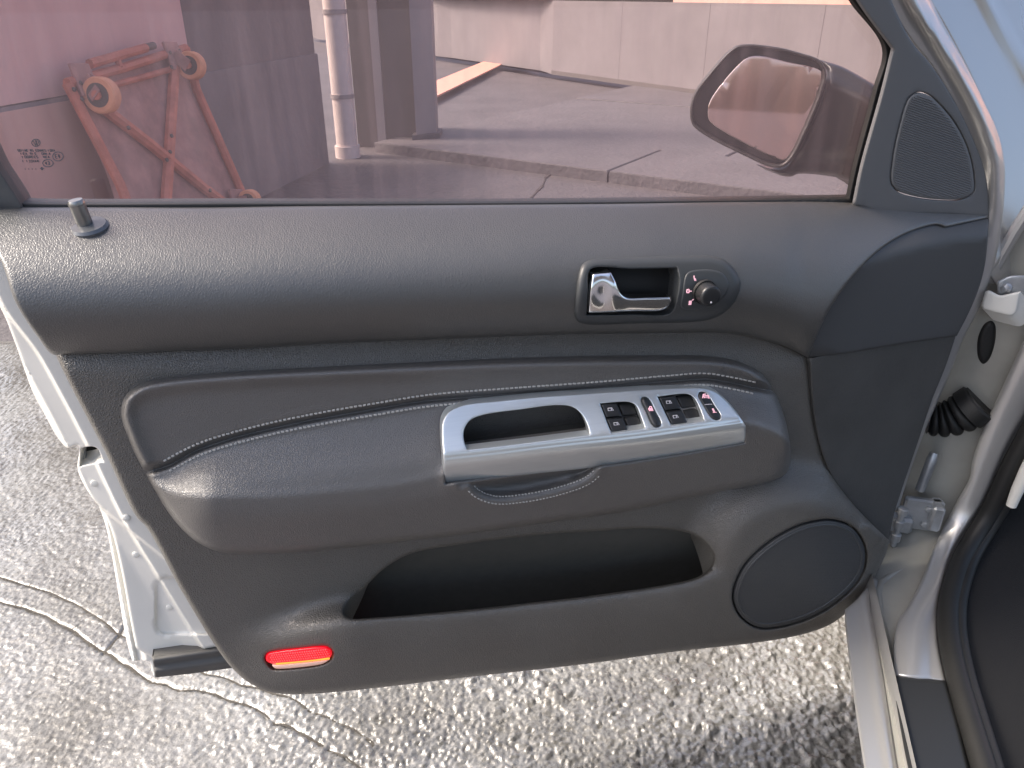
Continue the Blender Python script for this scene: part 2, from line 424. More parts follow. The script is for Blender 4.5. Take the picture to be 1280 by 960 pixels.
# ================================================================== the place outside
# ---- near concrete with real relief
def vnoise(x, y, seed):
    r = np.random.default_rng(seed); T = r.random((256,256)); xi = np.floor(x).astype(int); yi = np.floor(y).astype(int)
    u = x-xi; v = y-yi; u = u*u*(3-2*u); v = v*v*(3-2*v); a = T[yi%256, xi%256]; b = T[yi%256,(xi+1)%256]; c = T[(yi+1)%256, xi%256]; d = T[(yi+1)%256,(xi+1)%256]
    return (a*(1-u)+b*u)*(1-v)+(c*(1-u)+d*u)*v
def fbm(x, y, s, o=4):
    return sum(vnoise(x*2**k, y*2**k, s+k)/2**k for k in range(o))/2
def chips(x, y, seed):
    r = np.random.default_rng(seed); J = r.random((128,128,2)); H = r.random((128,128,3)); xi = np.floor(x).astype(int); yi = np.floor(y).astype(int)
    best = np.full(x.shape, 9.0); h = np.zeros(x.shape)
    for a in (-1,0,1):
        for b in (-1,0,1):
            cx, cy = (xi+a) % 128, (yi+b) % 128; qx = xi+a+J[cy,cx,0]; qy = yi+b+J[cy,cx,1]
            d = (x-qx)**2+(y-qy)**2; m = d < best; best = np.where(m, d, best)
            hh = H[cy,cx,2] + (H[cy,cx,0]-.5)*1.6*(x-qx) + (H[cy,cx,1]-.5)*1.6*(y-qy); h = np.where(m, hh, h)
    return h - best*.5
def near_ground():
    st = .0027; gx = np.arange(-2.1, .80, st); yv = [.72]
    while yv[-1] < 2.62: yv.append(yv[-1] + (st if yv[-1] < 1.4 else st + (yv[-1]-1.4)*.0035))
    gy = np.array(yv); X, Y = np.meshgrid(gx, gy)
    rough = ss(-.75, -.15, X + .25*(fbm(X*3, Y*3, 40, 2)-.5))          # coarser exposed stones to the right
    wx = X + .02*fbm(X*14, Y*14, 3, 3); wy = Y + .02*fbm(X*14, Y*14, 9, 3)
    Z = .012*(fbm(X*2.2, Y*2.2, 11)-.5) + .004*(fbm(X*16, Y*22, 21)-.5)
    pat = .35+1.3*ss(.35,.65,fbm(X*6, Y*6, 61, 2))
    big = np.maximum(chips(wx*40, wy*40, 4)-.62, 0); Z += (.0010+.0046*rough)*pat*big*2 + (.0009+.0023*rough)*pat*(chips(wx*70, wy*70, 5)-.5) + (.0013+.0019*rough)*(1.5-.5*pat)*(chips(wx*130, wy*130, 6)-.5) + .0013*(fbm(X*150, Y*150, 33, 2)-.5)
    # slab joints and cracks
    ribs = []
    def groove(pts, wd, dp):
        L = np.array([G(*p)[:2] for p in spline(pts, 9, closed=False)]); L = L + rng.normal(0, .0035, L.shape); L[1:-1] = (L[:-2]+2*L[1:-1]+L[2:])/4
        ribs.append((L, wd*.75)); d = np.full(X.shape, 1.0)
        for i in range(0, len(L)-1, 4):
            c = L[i:i+5]; ja, jb = np.searchsorted(gx, [c[:,0].min()-.02, c[:,0].max()+.02]); ia, ib = np.searchsorted(gy, [c[:,1].min()-.02, c[:,1].max()+.02])
            if jb <= ja or ib <= ia: continue
            q = np.stack([X[ia:ib,ja:jb].ravel(), Y[ia:ib,ja:jb].ravel()], 1); d[ia:ib,ja:jb] = np.minimum(d[ia:ib,ja:jb], dist(c, q, closed=False).reshape(ib-ia, jb-ja))
        return -dp*np.exp(-(d/wd)**2)
    Z += groove([(-60,735),(60,770),(130,815),(190,850),(290,875),(420,940),(520,990)], .0036, .0042)
    Z += groove([(-60,705),(90,752),(160,800),(250,838),(380,880),(470,930)], .0028, .003)
    Z += groove([(130,815),(150,790),(170,760)], .003, .005)
    ed = np.minimum(np.minimum(X-gx[0], gx[-1]-X), np.minimum(Y-gy[0], gy[-1]-Y)); Z = Z*ss(0,.08,ed) - .018*(1-ss(0,.08,ed))
    ny, nx = X.shape; V = np.stack([X,Y,Z],2).reshape(-1,3)
    i = np.arange(ny*nx).reshape(ny,nx); F = np.stack([i[:-1,:-1],i[:-1,1:],i[1:,1:],i[1:,:-1]],2).reshape(-1,4)
    me = bpy.data.meshes.new('pavement'); me.vertices.add(len(V)); me.vertices.foreach_set('co', V.ravel())
    me.loops.add(F.size); me.loops.foreach_set('vertex_index', F.ravel().astype(np.int32))
    me.polygons.add(len(F)); me.polygons.foreach_set('loop_start', np.arange(0, F.size, 4, dtype=np.int32))
    me.update(calc_edges=True); me.shade_smooth(); me.materials.append(MATS['concrete'])
    o = bpy.data.objects.new('pavement', me); C.objects.link(o); o['kind'] = 'structure'
    for L, wd in ribs:                       # dirt lying in the joints
        t_ = np.gradient(L, axis=0); t_ /= np.linalg.norm(t_, axis=1)[:,None]; n_ = np.stack([-t_[:,1], t_[:,0]], 1)
        k = len(L); hw = (wd*rng.uniform(.45, 1.05, k))[:,None]; V = []
        ix = np.clip(np.searchsorted(gx, L[:,0]), 0, nx-1); iy = np.clip(np.searchsorted(gy, L[:,1]), 0, ny-1); zz_ = Z[iy, ix]+.0016
        for a in (L-n_*hw, L+n_*hw): V += [(p[0], p[1], z) for p, z in zip(a, zz_)]
        mesh('joint_dirt', V, [(i, i+1, k+i+1, k+i) for i in range(k-1)], 'dirt', kind='structure')
near_ground()
mesh('ground', [(-60,-60,-.02),(60,-60,-.02),(60,60,-.02),(-60,60,-.02)], [(0,1,2,3)], 'slab_mid', kind='structure')

# ---- raised far slab with its step
def prism(name, pts2, z0, z1, material, parent=None, bev=0.0, **kw):
    pts2 = [np.asarray(p[:2], float) for p in pts2]; n = len(pts2)
    a = sum(pts2[i][0]*pts2[(i+1)%n][1]-pts2[(i+1)%n][0]*pts2[i][1] for i in range(n))
    if a < 0: pts2 = pts2[::-1]
    V = [(*p, z0) for p in pts2]; F = [tuple(range(n-1,-1,-1))]; lv = [0]
    c = sum(pts2)/n
    if bev:
        V += [(*p, z1-bev) for p in pts2]; V += [(*(p+(c-p)/np.linalg.norm(c-p)*bev), z1) for p in pts2]; L = 3
    else: V += [(*p, z1) for p in pts2]; L = 2
    for k in range(L-1): F += [(k*n+i, k*n+(i+1)%n, (k+1)*n+(i+1)%n, (k+1)*n+i) for i in range(n)]
    F.append(tuple((L-1)*n+i for i in range(n)))
    return mesh(name, V, F, material, parent, smooth=False, **kw)
ZS = .06
e0, e1 = G(470,178,ZS)[:2], G(1075,252,ZS)[:2]; ed = (e1-e0)/np.linalg.norm(e1-e0); en = np.array([-ed[1], ed[0]])
mesh('slab_bed', [(*(e0-ed*.02), ZS-.03), (*(e1+ed*8), ZS-.03), (*(e1+ed*8+en*40), ZS-.03), (*(e0-ed*.02+en*40), ZS-.03)], [(0,1,2,3)], 'crack', kind='structure')
o_ = 0.0; k_ = 0
for wd_ in (.95, 1.35, 1.15, 1.5, 1.3, 1.8, 2.2, 3.0, 26):
    x_ = -.02; 
    for ln_ in (2.1+.5*(k_ % 2), 2.6, 3.0, 9):
        a_ = e0+ed*x_+en*o_; b_ = a_+ed*(ln_-.014)
        prism('pavement_slab', [a_, b_, b_+en*(wd_-.014), a_+en*(wd_-.014)], -.02, ZS - .004*((k_*7+int(x_*3)) % 3), 'slab_far', kind='structure', bev=.008); x_ += ln_
    o_ += wd_; k_ += 1
sa, sb = G(540,121,ZS+.004)[:2], G(628,76,ZS+.004)[:2]; sc_, sd_ = G(660,74,ZS+.004)[:2], G(548,108,ZS+.004)[:2]
q = [G(538,124,ZS), G(632,78,ZS), G(612,74,ZS), G(538,104,ZS)]
prism('orange_strip', [p[:2] for p in q], ZS-.015, ZS+.004, 'stripe', kind='structure')  # thin orange strip on the far slab
# ---- crack in the near floor seen through the window
mb = MB(); zc = -.016
cr = [(655,262),(664,247),(672,238),(678,232),(682,222),(692,214)]
for a, b in zip(cr[:-1], cr[1:]):
    A, B = G(*a, zc), G(*b, zc); dr = (B-A)/2; sd2 = np.cross(dr/np.linalg.norm(dr), (0,0,1))*random.uniform(.004,.014); mb.box((A+B)/2, dr*1.05, sd2, (0,0,.002))
mb.build('floor_crack', 'crack', kind='structure')

# ---- side wall on the left
wa, wb = G(331,240)[:2], G(388,212)[:2]; wd = (wb-wa)/np.linalg.norm(wb-wa); wn = np.array([wd[1], -wd[0]])   # normal towards the car
WALL = Surf((*wa, 0), (*wn, 0))
w0 = wa - wd*2.0; w1 = wa + wd*1.05
lw = thing('side_wall', (*wa, 0), 'grey rendered side wall with low plinth behind the leaning trolley', 'wall')
zl = float(WALL.at(400, 66)[2]); 
prism('plinth', [w0, w1, w1-wn*.3, w0-wn*.3], -.02, zl, 'wall_grey', lw, bev=.012)
prism('upper_wall', [w0-wn*.02, w1-wn*.02, w1-wn*.3, w0-wn*.3], zl, 1.42, 'wall_upper', lw)
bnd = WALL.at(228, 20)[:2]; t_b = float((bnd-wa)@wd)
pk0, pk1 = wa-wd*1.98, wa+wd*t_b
prism('reflection_panel', [pk0, pk1, pk1-wn*.019, pk0-wn*.019], zl+.006, 1.40, 'pink_reflection', lw)  # pink sheet on the wall imitates a reflection in the window glass
pl1 = wa+wd*float((WALL.at(150,215)[:2]-wa)@wd)
prism('salmon_plinth', [pk0+wn*.004, pl1+wn*.004, pl1+wn*.001, pk0+wn*.001], -.02, zl-.016, 'wall_salmon', lw)

# ---- downpipe, dark column, light post
pb = G(435,193); 
pt = thing('drain_pipe', (*pb[:2], 0), 'pale pinkish round drain pipe standing at the wall corner', 'pipe')
MB().tube([(*pb[:2],-.02),(*pb[:2],2.6)], .082, 20).build('pipe', 'pipe', pt)
MB().tube([(*pb[:2],-.02),(*pb[:2],.07)], .098, 20).build('shoe', 'pipe', pt)
for z_ in (.42, 1.0):
    MB().tube([(*pb[:2], z_), (*pb[:2], z_+.03)], .090, 20).build('bracket', 'post', pt)
ca, cb = G(448,181)[:2], G(522,181)[:2]; cd_ = np.array([0,1.0])
dk = thing('dark_column', (*ca, 0), 'dark brown column with a vertical moulding beside the drain pipe', 'column')
prism('shaft', [ca, cb, cb+cd_*.5, ca+cd_*.5], -.02, 2.6, 'column_dark', dk)
m0, m1 = G(474,182)[:2], G(484,182)[:2]; prism('moulding', [m0-cd_*.04, m1-cd_*.04, m1-cd_*.003, m0-cd_*.003], -.02, 2.6, 'post', dk)
pa, pc = G(521,184)[:2], G(546,181)[:2]
po = thing('gate_post', (*pa, 0), 'light grey square post between dark column and open yard', 'post')
prism('shaft', [pa, pc, pc+cd_*.22, pa+cd_*.22], -.02, 2.6, 'post', po)
prism('foot', [pa-cd_*.03+np.array([-.03,0]), pc-cd_*.03+np.array([.03,0]), pc+cd_*.25+np.array([.03,0]), pa+cd_*.25+np.array([-.03,0])], -.02, .10, 'slab_far', po)

# ---- low wall across the yard, sunlit house behind
l0, l1 = G(690,92,ZS)[:2], G(1120,152,ZS)[:2]; ld = (l1-l0)/np.linalg.norm(l1-l0); ln = np.array([-ld[1], ld[0]])
lo = thing('yard_wall', (*l0, 0), 'long plain grey wall across the yard behind the mirror', 'wall')
lf = G(548,70,ZS)[:2]
prism('wall_core', [l0+ln*.02, l1+ld*6+ln*.02, l1+ld*6+ln*.25, l0+ln*.25], ZS-.01, 1.025, 'column_dark', lo)
LL = float(np.linalg.norm(l1+ld*6-l0)); a_ = 0.0
while a_ < LL:
    b_ = min(a_+1.55, LL); prism('wall_panel', [l0+ld*a_, l0+ld*(b_-.004), l0+ld*(b_-.004)+ln*.018, l0+ld*a_+ln*.018], ZS-.01, 1.035, 'low_wall', lo); a_ = b_
prism('skirting', [l0-ln*.012, l1+ld*6-ln*.012, l1+ld*6-ln*.003, l0-ln*.003], ZS-.01, ZS+.045, 'column_dark', lo)
lm_ = G(655,81,ZS)[:2]
prism('far_wall', [l0+ln*.004, lm_+ln*.004, lf+ln*.01, lf+ln*.2-ld*8, l0+ln*.2], ZS-.01, 1.04, 'low_wall', lo)
hs = thing('house', (*(l1+ln*6), 0), 'salmon pink house front lit above the grey yard wall', 'house')
prism('wall', [l0+ln*6-ld*4, l1+ln*6+ld*6, l1+ln*9+ld*6, l0+ln*9-ld*4], 0, 4.0, 'house', hs)

# ---- platform trolley leaning against the side wall
lean = math.radians(16)
tn = np.array([wn[0]*math.cos(lean), wn[1]*math.cos(lean), math.sin(lean)])
tp = np.array([*(wa + wn*.30), .03])
TR = Surf(tp, tn); T = TR.at
tb = (T(150,275)+T(318,262))/2
tr = thing('platform_trolley', (tb[0], tb[1], 0), 'rusty orange platform trolley tipped up on edge against the wall', 'trolley')
deck = [(84,104,1),(232,60,1),(250,120),(292,215),(315,262),(325,285,1),(165,300,1),(140,215),(105,140)]
def zero(x, y): return np.zeros_like(x)
patch('deck', deck, zero, 'trolley_deck', tr, step=12, surf=TR, skirt=.03)
def bar(name, pts, r, m='trolley_red', h=.02):
    mb = MB()
    P = [T(x, y, h) for x, y in pts]
    mb.tube(P, r, 8); return mb.build(name, m, tr, auto=30)
bar('frame_rail', [(84,104),(108,150),(150,230),(178,300)], .022)
bar('frame_rail', [(232,60),(246,112),(290,212),(322,285)], .022)
bar('frame_rail', [(84,104),(150,86),(232,60)], .020)
bar('cross_bar', [(120,128),(185,178),(255,235),(300,268)], .026)
bar('cross_bar', [(218,85),(214,150),(210,215),(204,300)], .026)
bar('cross_bar', [(120,112),(180,96),(222,84)], .014)
bar('handle_socket', [(112,80),(140,72),(182,60)], .020, h=.03)
bar('handle_bracket', [(146,70),(150,84)], .014, h=.03)
bar('handle_tube', [(180,60),(192,57)], .017, 'hub', h=.03)
def caster(fx, fy, wx, wy, r):
    plate = T(fx, fy, .035); hub = T(wx, wy, .09)
    ax = np.array([-.12,-1.0,.12]); ax = ax/np.linalg.norm(ax)
    sx = T(fx+10, fy, .035)-plate; sx = sx/np.linalg.norm(sx); sy = np.cross(tn, sx)
    f = MB().box(plate, sx*.055, sy*.065, tn*.008, .4)
    for s in (-1, 1):
        a = plate + tn*.01; b = hub + ax*s*.032
        dr = (b-a)/2; sd3 = np.cross(ax, dr); sd3 = sd3/np.linalg.norm(sd3)*.028
        f.box((a+b)/2 + ax*s*.012, dr*1.1, sd3, ax*.004)
    f.build('caster_fork', 'trolley_deck', tr, auto=30)
    wo = MB().lathe(hub-ax*.024, ax, [(r*.60,0),(r*.92,0),(r,.007),(r,.050),(r*.92,.056),(r*.60,.056)], 32).build('wheel', 'tyre', tr)
    MB().lathe(hub-ax*.020, ax, [(r*.66,-.006),(r*.66,.054)], 28).build('hub', 'hub', wo)
    MB().lathe(hub-ax*.030, ax, [(r*.26,0),(r*.26,.076)], 16).build('axle', 'trolley_red', wo)
for x_, y_ in ((92,112),(100,104),(112,116),(102,124),(212,66),(224,64),(228,78),(214,84),(212,190),(214,170),(208,200),(160,160),(262,238)):
    MB().lathe(T(x_, y_, .040), tn, [(.010,0),(.010,.006),(.006,.009)], 6).build('bolt', 'hub', tr, auto=25)
caster(106,100,128,119,.072); caster(218,70,240,82,.066); caster(298,252,313,250,.055)

# ================================================================== the car door
ytop = pchip([(-40,260),(0,259),(250,259.5),(360,258),(560,256.5),(760,255),(960,252.5),(1035,252.5),(1110,255.5),(1185,261),(1240,266)])
ybot = pchip([(-40,443),(66,443),(180,440),(300,435.5),(400,430),(540,424.5),(680,419),(830,416.5),(914,416.5),(950,424),(980,432.5),(1010,447),(1110,452),(1260,452)])
def s_up(x, y): return np.clip((y-ytop(x))/(ybot(x)-ytop(x)), -.2, 1.2)
def w_up(x, y):
    s = s_up(x, y)
    top = -.050 + .088*np.sin(np.pi/2*np.clip(s/.72, 0, 1))**.85
    low = -.020*np.clip((s-.72)/.28, 0, 1.2)**2
    return top + low - .012*ss(1000, 1240, x)
hinge = D(1205, 700, -.03)
door = thing('car_door', (float(hinge[0]), float(hinge[1]), .30), 'open car front door seen from inside with charcoal trim and silver armrest plate', 'car door')

handle_open = [(738,337),(790,336),(846,335,1),(849,350),(844,380),(838,391),(790,393),(733,394,1),(735,365)]
curve_r = [(1010,447,1),(1017,430),(1035,390),(1065,347),(1100,312),(1135,291),(1172,281),(1181,284.5,1),(1237,272,1)]
up_out = [(-30,259.5,1),(100,259),(250,259.5),(360,258),(560,256.5),(760,255),(960,252.5),(1035,252.5),(1110,255.5),(1185,261),(1228,264),(1235,266),(1237,272,1)] \
    + curve_r[::-1][1:] + [(980,432.5),(950,424),(914,416.8),(830,416.5),(680,419),(540,424.5),(400,430),(300,435.5),(180,440),(85,442.5),(66,443),(47,421),(19,377),(0,325),(-30,290,1)]
ut = patch('upper_trim', up_out, w_up, 'upper_trim', door, step=7, holes=[handle_open], edge=(5,.005), hole_edge=(2,.001), skirt=.03)

# --- dark corner inserts at the hinge end
def w_ins(x, y): return np.minimum(w_up(x, y) - .005, .022 - .055*ss(1000, 1260, x)) 
ins = [(1008,447,1),(1014,429),(1032,388),(1062,344),(1098,309),(1134,288),(1173,278),(1181,281),(1237,270,1),(1231,332),(1222,365),(1210,393),(1196,420,1),(1120,431),(1055,442)]
patch('corner_insert', ins, w_ins, 'insert', door, step=8, edge=(2.5,.003), skirt=.03)
def w_insl(x, y): return .016 - .048*ss(1000, 1230, x) + .012*ss(540, 690, y)
insl = [(1012,448,1),(1055,437.5),(1120,427),(1196,416,1),(1182,458),(1165,500),(1150,545),(1137,583),(1126,616),(1117,645),(1110,680,1),(1085,652),(1060,625),(1040,597),(1026,562),(1017,520),(1013,480)]
patch('lower_insert', insl, w_insl, 'insert_low', door, step=8, edge=(3,.003), skirt=.02)

# --- main lower panel
ylip = pchip([(200,820),(300,808),(430,777),(580,766),(680,755),(740,748),(840,733),(875,724),(900,712),(1130,640)])
ybm = pchip([(60,700),(290,835),(312,854),(340,866),(369,868),(400,866),(474,859),(580,846.5),(680,835.6),(780,824.5),(840,814),(940,804),(990,795),(1037,781),(1060,765),(1130,620)])
def w_main(x, y):
    base = .002 + .010*ss(425, 470, y)
    lip = ss(-34, 6, y-ylip(x))*ss(270, 450, x)*(1-.0*x)
    r = np.hypot((x-1000)/1.08, (y-717))
    spk = 1-ss(80, 150, r)
    right = ss(860, 960, x)*ss(560, 690, y)*.55
    b = np.maximum(np.maximum(lip, spk), right)
    soft = .042*b
    u = np.clip((y-ylip(x)-20)/np.maximum(ybm(x)-ylip(x)-20, 8), 0, 1)
    rr = -.020*ss(1010, 1130, x)
    return base + soft - .020*u**2*ss(300,450,x) + rr
pocket = [(432,757),(430,768),(437,773),(470,772),(580,762.5),(680,751.5),(740,744.5),(840,729.5),(871,721.6),(887,710.6),(892,697),(884,682),(865,668),(818,660.6),(740,664),(680,668),(580,680),(514,692),(480,711),(455,735)]
speaker = [(917,745),(927,714),(942,695),(965,676),(987,663),(1009,654.5),(1040,651),(1066,661),(1080,684),(1080,708),(1070,728),(1052,746),(1021,767),(977,782),(946,783),(925,768)]
speaker_np = spline(speaker, 4)
lamp = [(331,823),(334,816.5),(345,813.5),(375,810),(400,807.5),(409,808),(416,815),(414,824),(406,829.5),(398,832),(350,837),(340,836),(334,830)]
main_out = [(66,436,1),(180,434),(300,430),(400,424),(540,418),(680,413),(830,411),(914,411),(950,418),(980,427),(1011,443,1),(1014,480),(1018,520),(1028,562),(1042,597),(1062,625),(1087,652),(1112,676,1),
            (1106,695),(1097,715),(1084,737),(1067,758),(1052,771),(1037,781),(1017,789),(990,796),(940,804),(840,815),(740,829),(680,836),(580,847),(474,859.5),(420,865),(369,868),(337,865),(312,854),(290,835),(269,807),(225,735),(184,660),(170,645),(130,562),(87,480)]
def loops(*ls): return [spline(l, 4) for l in ls]
lm = patch('lower_trim', main_out, w_main, 'lower_trim', door, step=7, holes=loops(pocket, [tuple(p) for p in shrink(spline(speaker, 8), -2.0)], lamp), resample=False, edge=(7,.010), hole_edge=(4,.005), skirt=.035, hole_back=(0, lambda q: -DOOR.n*.030 + (DOOR.n*.018 - np.array([0,0,.055]))*ss(-70, -8, q[:,1]-ylip(q[:,0]))[:,None]))
# map pocket liner: back wall, floor and ends
def w_pk(x, y): return -.036 + .036*ss(735, 664, y + (x-740)*.06)
pk_big = [(380,815,1),(380,760),(415,710),(490,680),(580,668),(680,656),(740,650),(818,645),(900,640),(960,665),(970,720),(950,765,1),(700,800)]
patch('map_pocket', pk_big, w_pk, 'cloth', door, step=12, skirt=.004)
# speaker grille with a raised ring
def w_spk(x, y):
    r = np.hypot((x-1000)/1.08, (y-717)); return w_main(x, y) + .003*(1-ss(0, 90, r))
sp = patch('speaker_grille', speaker, w_spk, 'mesh_grille', door, step=6, edge=(5,.004), skirt=.02)
def ring(name, poly2, wf, r, m, parent, n=8, surf=None):
    P = (surf or DOOR).at(poly2[:,0], poly2[:,1], wf(poly2[:,0], poly2[:,1])); k = len(P); V = []; F = []
    for i in range(k):
        d = P[(i+1)%k]-P[i-1]; d = d/np.linalg.norm(d); a = np.cross(d, DOOR.n); a = a/np.linalg.norm(a); b = np.cross(a, d)
        for j in range(n): t = 2*math.pi*j/n; V.append(P[i]+r*(math.cos(t)*a+math.sin(t)*b))
    for i in range(k):
        for j in range(n): F.append((i*n+j, i*n+(j+1)%n, ((i+1)%k)*n+(j+1)%n, ((i+1)%k)*n+j))
    return mesh(name, V, F, m, parent)
ring('grille_ring', shrink(speaker_np, 5), lambda x, y: w_spk(x, y)-.0006, .0016, 'bezel', sp)

mb = MB(); gi = shrink(speaker_np, 8)
for j in range(34):
    for i in range(44):
        x = 912 + i*4.0 + (j % 2)*2.0; y = 648 + j*4.0; q = np.array([[x, y]])
        if inside(gi, q)[0]: mb.lathe(D(x, y, float(w_spk(np.array([x]), np.array([y]))[0])-.0002), DOOR.n, [(.0011,0),(.0009,.0004)], 6)
for x, y in shrink(spline(speaker, 3.6), 7.6): mb.lathe(D(x, y, float(w_spk(np.array([x]), np.array([y]))[0])-.0002), DOOR.n, [(.0010,0),(.0008,.0004)], 6)
mb.build('grille_texture', 'mesh_grille', sp, kind='stuff')
# --- courtesy lamp
lp = spline(lamp, 3); lampc = lp.mean(0)
def w_lamp(x, y): return w_main(x, y) + .001
red = [(332,823),(335,817.5),(346,814.5),(375,811),(400,808.7),(408,809.3),(415,815),(413.5,821.5,1),(395,824.5),(365,827.5),(339,829.5,1),(334,827)]
clr = [(340,831.2,1),(365,829.5),(395,826.5),(412.5,824.2,1),(405,829),(397,831.2),(350,836),(343,835)]
rl = patch('red_reflector', red, w_lamp, 'red_lens', door, step=4, edge=(3,.0025), skirt=.012)
patch('clear_lens', clr, lambda x, y: w_main(x, y), 'clear_lens', door, step=4, edge=(2,.002), skirt=.012)
patch('bulb_gap', [(345,829.2,1),(412,822.4,1),(412,824.0,1),(345,830.8,1)], lambda x, y: w_main(x, y)-.001, 'glow_line', door, step=4, skirt=.004)
mb = MB()
for j in range(6):
    for i in range(26):
        x = 339+i*2.9+(j%2)*1.45; y = 827.2-j*2.7-(x-339)*.105
        if inside(np.array([p[:2] for p in red], float), np.array([[x,y]]))[0] and dist(np.array([p[:2] for p in red], float), np.array([[x,y]]))[0] > 1.8:
            c = D(x, y, w_lamp(np.array(x), np.array(y))+.0004); mb.lathe(c, DOOR.n, [(.0014,0),(.0004,.0016)], 6)
mb.build('reflector_prisms', 'red_prism', rl, kind='stuff', auto=20)

# --- armrest
arm_out = [(151,517),(156,496),(175,481),(206,473.5),(281,466.5),(400,460),(540,454),(680,449),(830,447),(891,448),(926,454),(949,464.6),(963.6,482),(975,505),(985,540),(988,570),(984,590),(965,601),(909,613),(840,627),(780,640),(680,654),(580,668),(480,679.5),(380,690),(320,692.5),(275,690),(252,681),(232,666),(212,643),(190,607),(175,580),(162,552)]
seam = [(184,590),(207,583),(250,561),(320,540),(400,523),(470,511),(540,500),(640,492),(750,484),(835,476.5),(881,473.5),(917,479),(945,485),(966,488)]
ysm = pchip([(150,598)]+seam+[(1000,490)])
ycr = pchip([(150,585),(185,600),(215,616),(260,621),(320,621),(420,614),(500,605),(556,575+18),(640,570),(697,560),(802,547),(930,527),(960,535),(1000,560)])
ybt = pchip([(180,600),(212,643),(232,666),(252,681),(275,690),(320,692.5),(380,690),(480,679.5),(580,668),(680,654),(780,640),(840,627),(909,613),(965,601),(990,575)])
cup = [(575,606,1),(586,604),(596,615),(618,622),(655,619),(704,608),(735,595),(752,578,1),(660,590)]
cup_np = spline(cup, 5)
plate = [(552,540),(553,527),(560,515),(579,506),(620,501),(671,496),(750,490.5),(820,486),(858,484.5),(882,485),(896,490),(911,503),(925,521),(932,532,1),(932,554,1),(850,568.5),(770,581),(660,593),(556,605.5,1),(554,575)]
ypc = pchip([(540,577),(556,575),(620,568),(697,558.5),(802,547),(870,537),(940,526)])
def w_plate(x, y):
    c = ypc(x); s = ysm(x)
    a = .0285 + .046*np.clip((y-s)/np.maximum(c-s, 12), 0, 1)**1.1
    return np.where(y < c, a, .0745 - .020*np.clip((y-c)/30, 0, 1.3)**1.2) - .004*np.exp(-((y-c)/5)**2)
plate_np = spline(plate, 5)
arm_np = spline(arm_out, 6)
def w_arm(x, y, detail=True):
    s = ysm(x); c = ycr(x); b = ybt(x)
    up = .022 + .006*ss(30, 0, y-460)*0
    sc = ss(165, 270, x)*.9+.1
    topw = .020 + .046*sc*np.clip((y-s)/np.maximum(c-s, 14), 0, 1)**1.15
    frac = np.clip((y-c)/np.maximum(b-c, 12), 0, 1)
    low = -.022*sc*frac**1.4
    w0 = np.where(y < s, .021, topw + low)
    # soft crest: blend a rounded ridge
    k = np.exp(-((y-c)/18)**2); w0 = w0 - .005*k*sc*ss(565, 545, x)
    if detail:
        do_ = dist(arm_np, np.stack([np.ravel(x), np.ravel(y)], 1)).reshape(np.shape(x))
        w0 = w0 + (.004 + .006*np.exp(-((do_-8)/9)**2))*ss(8, -8, y-s)*ss(3, 12, np.abs(y-s))
        dsm = np.abs(y-s); w0 = w0 - .0045*np.exp(-(dsm/2.2)**2) + .0020*np.exp(-((dsm-6.5)/4.0)**2)
        X = np.stack([np.ravel(x), np.ravel(y)], 1); ins_ = inside(cup_np, X); dc = dist(cup_np, X)
        ip = inside(plate_np, X); dp_ = dist(plate_np, X); sp_ = np.where(ip, dp_, -dp_).reshape(np.shape(x))
        w0 = w0 - ss(-1, 5, sp_)*np.maximum(0, w0-(w_plate(x, y)-.007))
        sd = np.where(ins_, dc, -dc).reshape(np.shape(x)); w0 = w0 - .022*ss(-3, 12, sd) + .002*np.exp(-((sd+6)/4)**2)
    return w0
grip = [(580,550),(580,538),(587,526),(603,519),(650,512),(697,506.5),(716,509),(727,518),(735,534),(737,543,1),(660,553),(584,562,1)]
ar = patch('armrest', arm_out, w_arm, 'leather', door, step=5, holes=loops([tuple(p) for p in shrink(spline(grip, 5), -3)]), resample=False, edge=(9,.015), hole_edge=(2,.002), skirt=.02, extra=[(spline(seam, 3, closed=False), (-11,-8,-5.5,-3.5,-2,-1,0,1,2,3.5,5.5,8,11)), (np.vstack([spline(plate, 3), spline(plate, 3)[:1]]), (-5,-3,-1.5,0,1.5,3,5))])
patch('grip_lining', [tuple(p) for p in shrink(spline(grip, 10), -9)], lambda x, y: w_arm(x, y, False)-.034, 'cloth', ar, step=12, skirt=.002)
# stitching
def stitches(path, offs, sp_, ln_, wd_, wf, name, parent, m='thread'):
    L = spline(path, .5, closed=False); t = np.gradient(L, axis=0); t /= np.linalg.norm(t, axis=1)[:,None]; nn = np.stack([-t[:,1], t[:,0]], 1); mb = MB()
    cum = np.r_[0, np.cumsum(np.linalg.norm(np.diff(L, axis=0), axis=1))]
    for o in offs:
        q = 3.0
        while q < cum[-1]-3:
            i = int(np.searchsorted(cum, q)); c = L[i]+nn[i]*o; tt = t[i]+nn[i]*random.uniform(-.08,.22); a = c-tt*ln_/2; b = c+tt*ln_/2
            pa = D(a[0],a[1], wf(np.array([a[0]]),np.array([a[1]]))[0]+.0002); pb2 = D(b[0],b[1], wf(np.array([b[0]]),np.array([b[1]]))[0]+.0002)
            dr = (pb2-pa)/2; sd4 = np.cross(dr, DOOR.n); sd4 = sd4/np.linalg.norm(sd4)*wd_; up = np.cross(sd4, dr); up = up/np.linalg.norm(up)*wd_*.8
            mb.box((pa+pb2)/2, dr, sd4, up, .6); q += sp_
    return mb.build(name, m, parent, kind='stuff')
stitches([p for p in seam if p[0] > 190 and p[0] < 950], (-7.0, 7.5), 5.6, 4.2, .0011, w_arm, 'seam_stitching', ar)
stitches([(588,609),(597,617),(618,624.5),(655,622.5),(704,612),(735,600),(749,588)], (-4.5, 5.0), 4.2, 2.6, .0008, w_arm, 'pull_cup_stitching', ar)

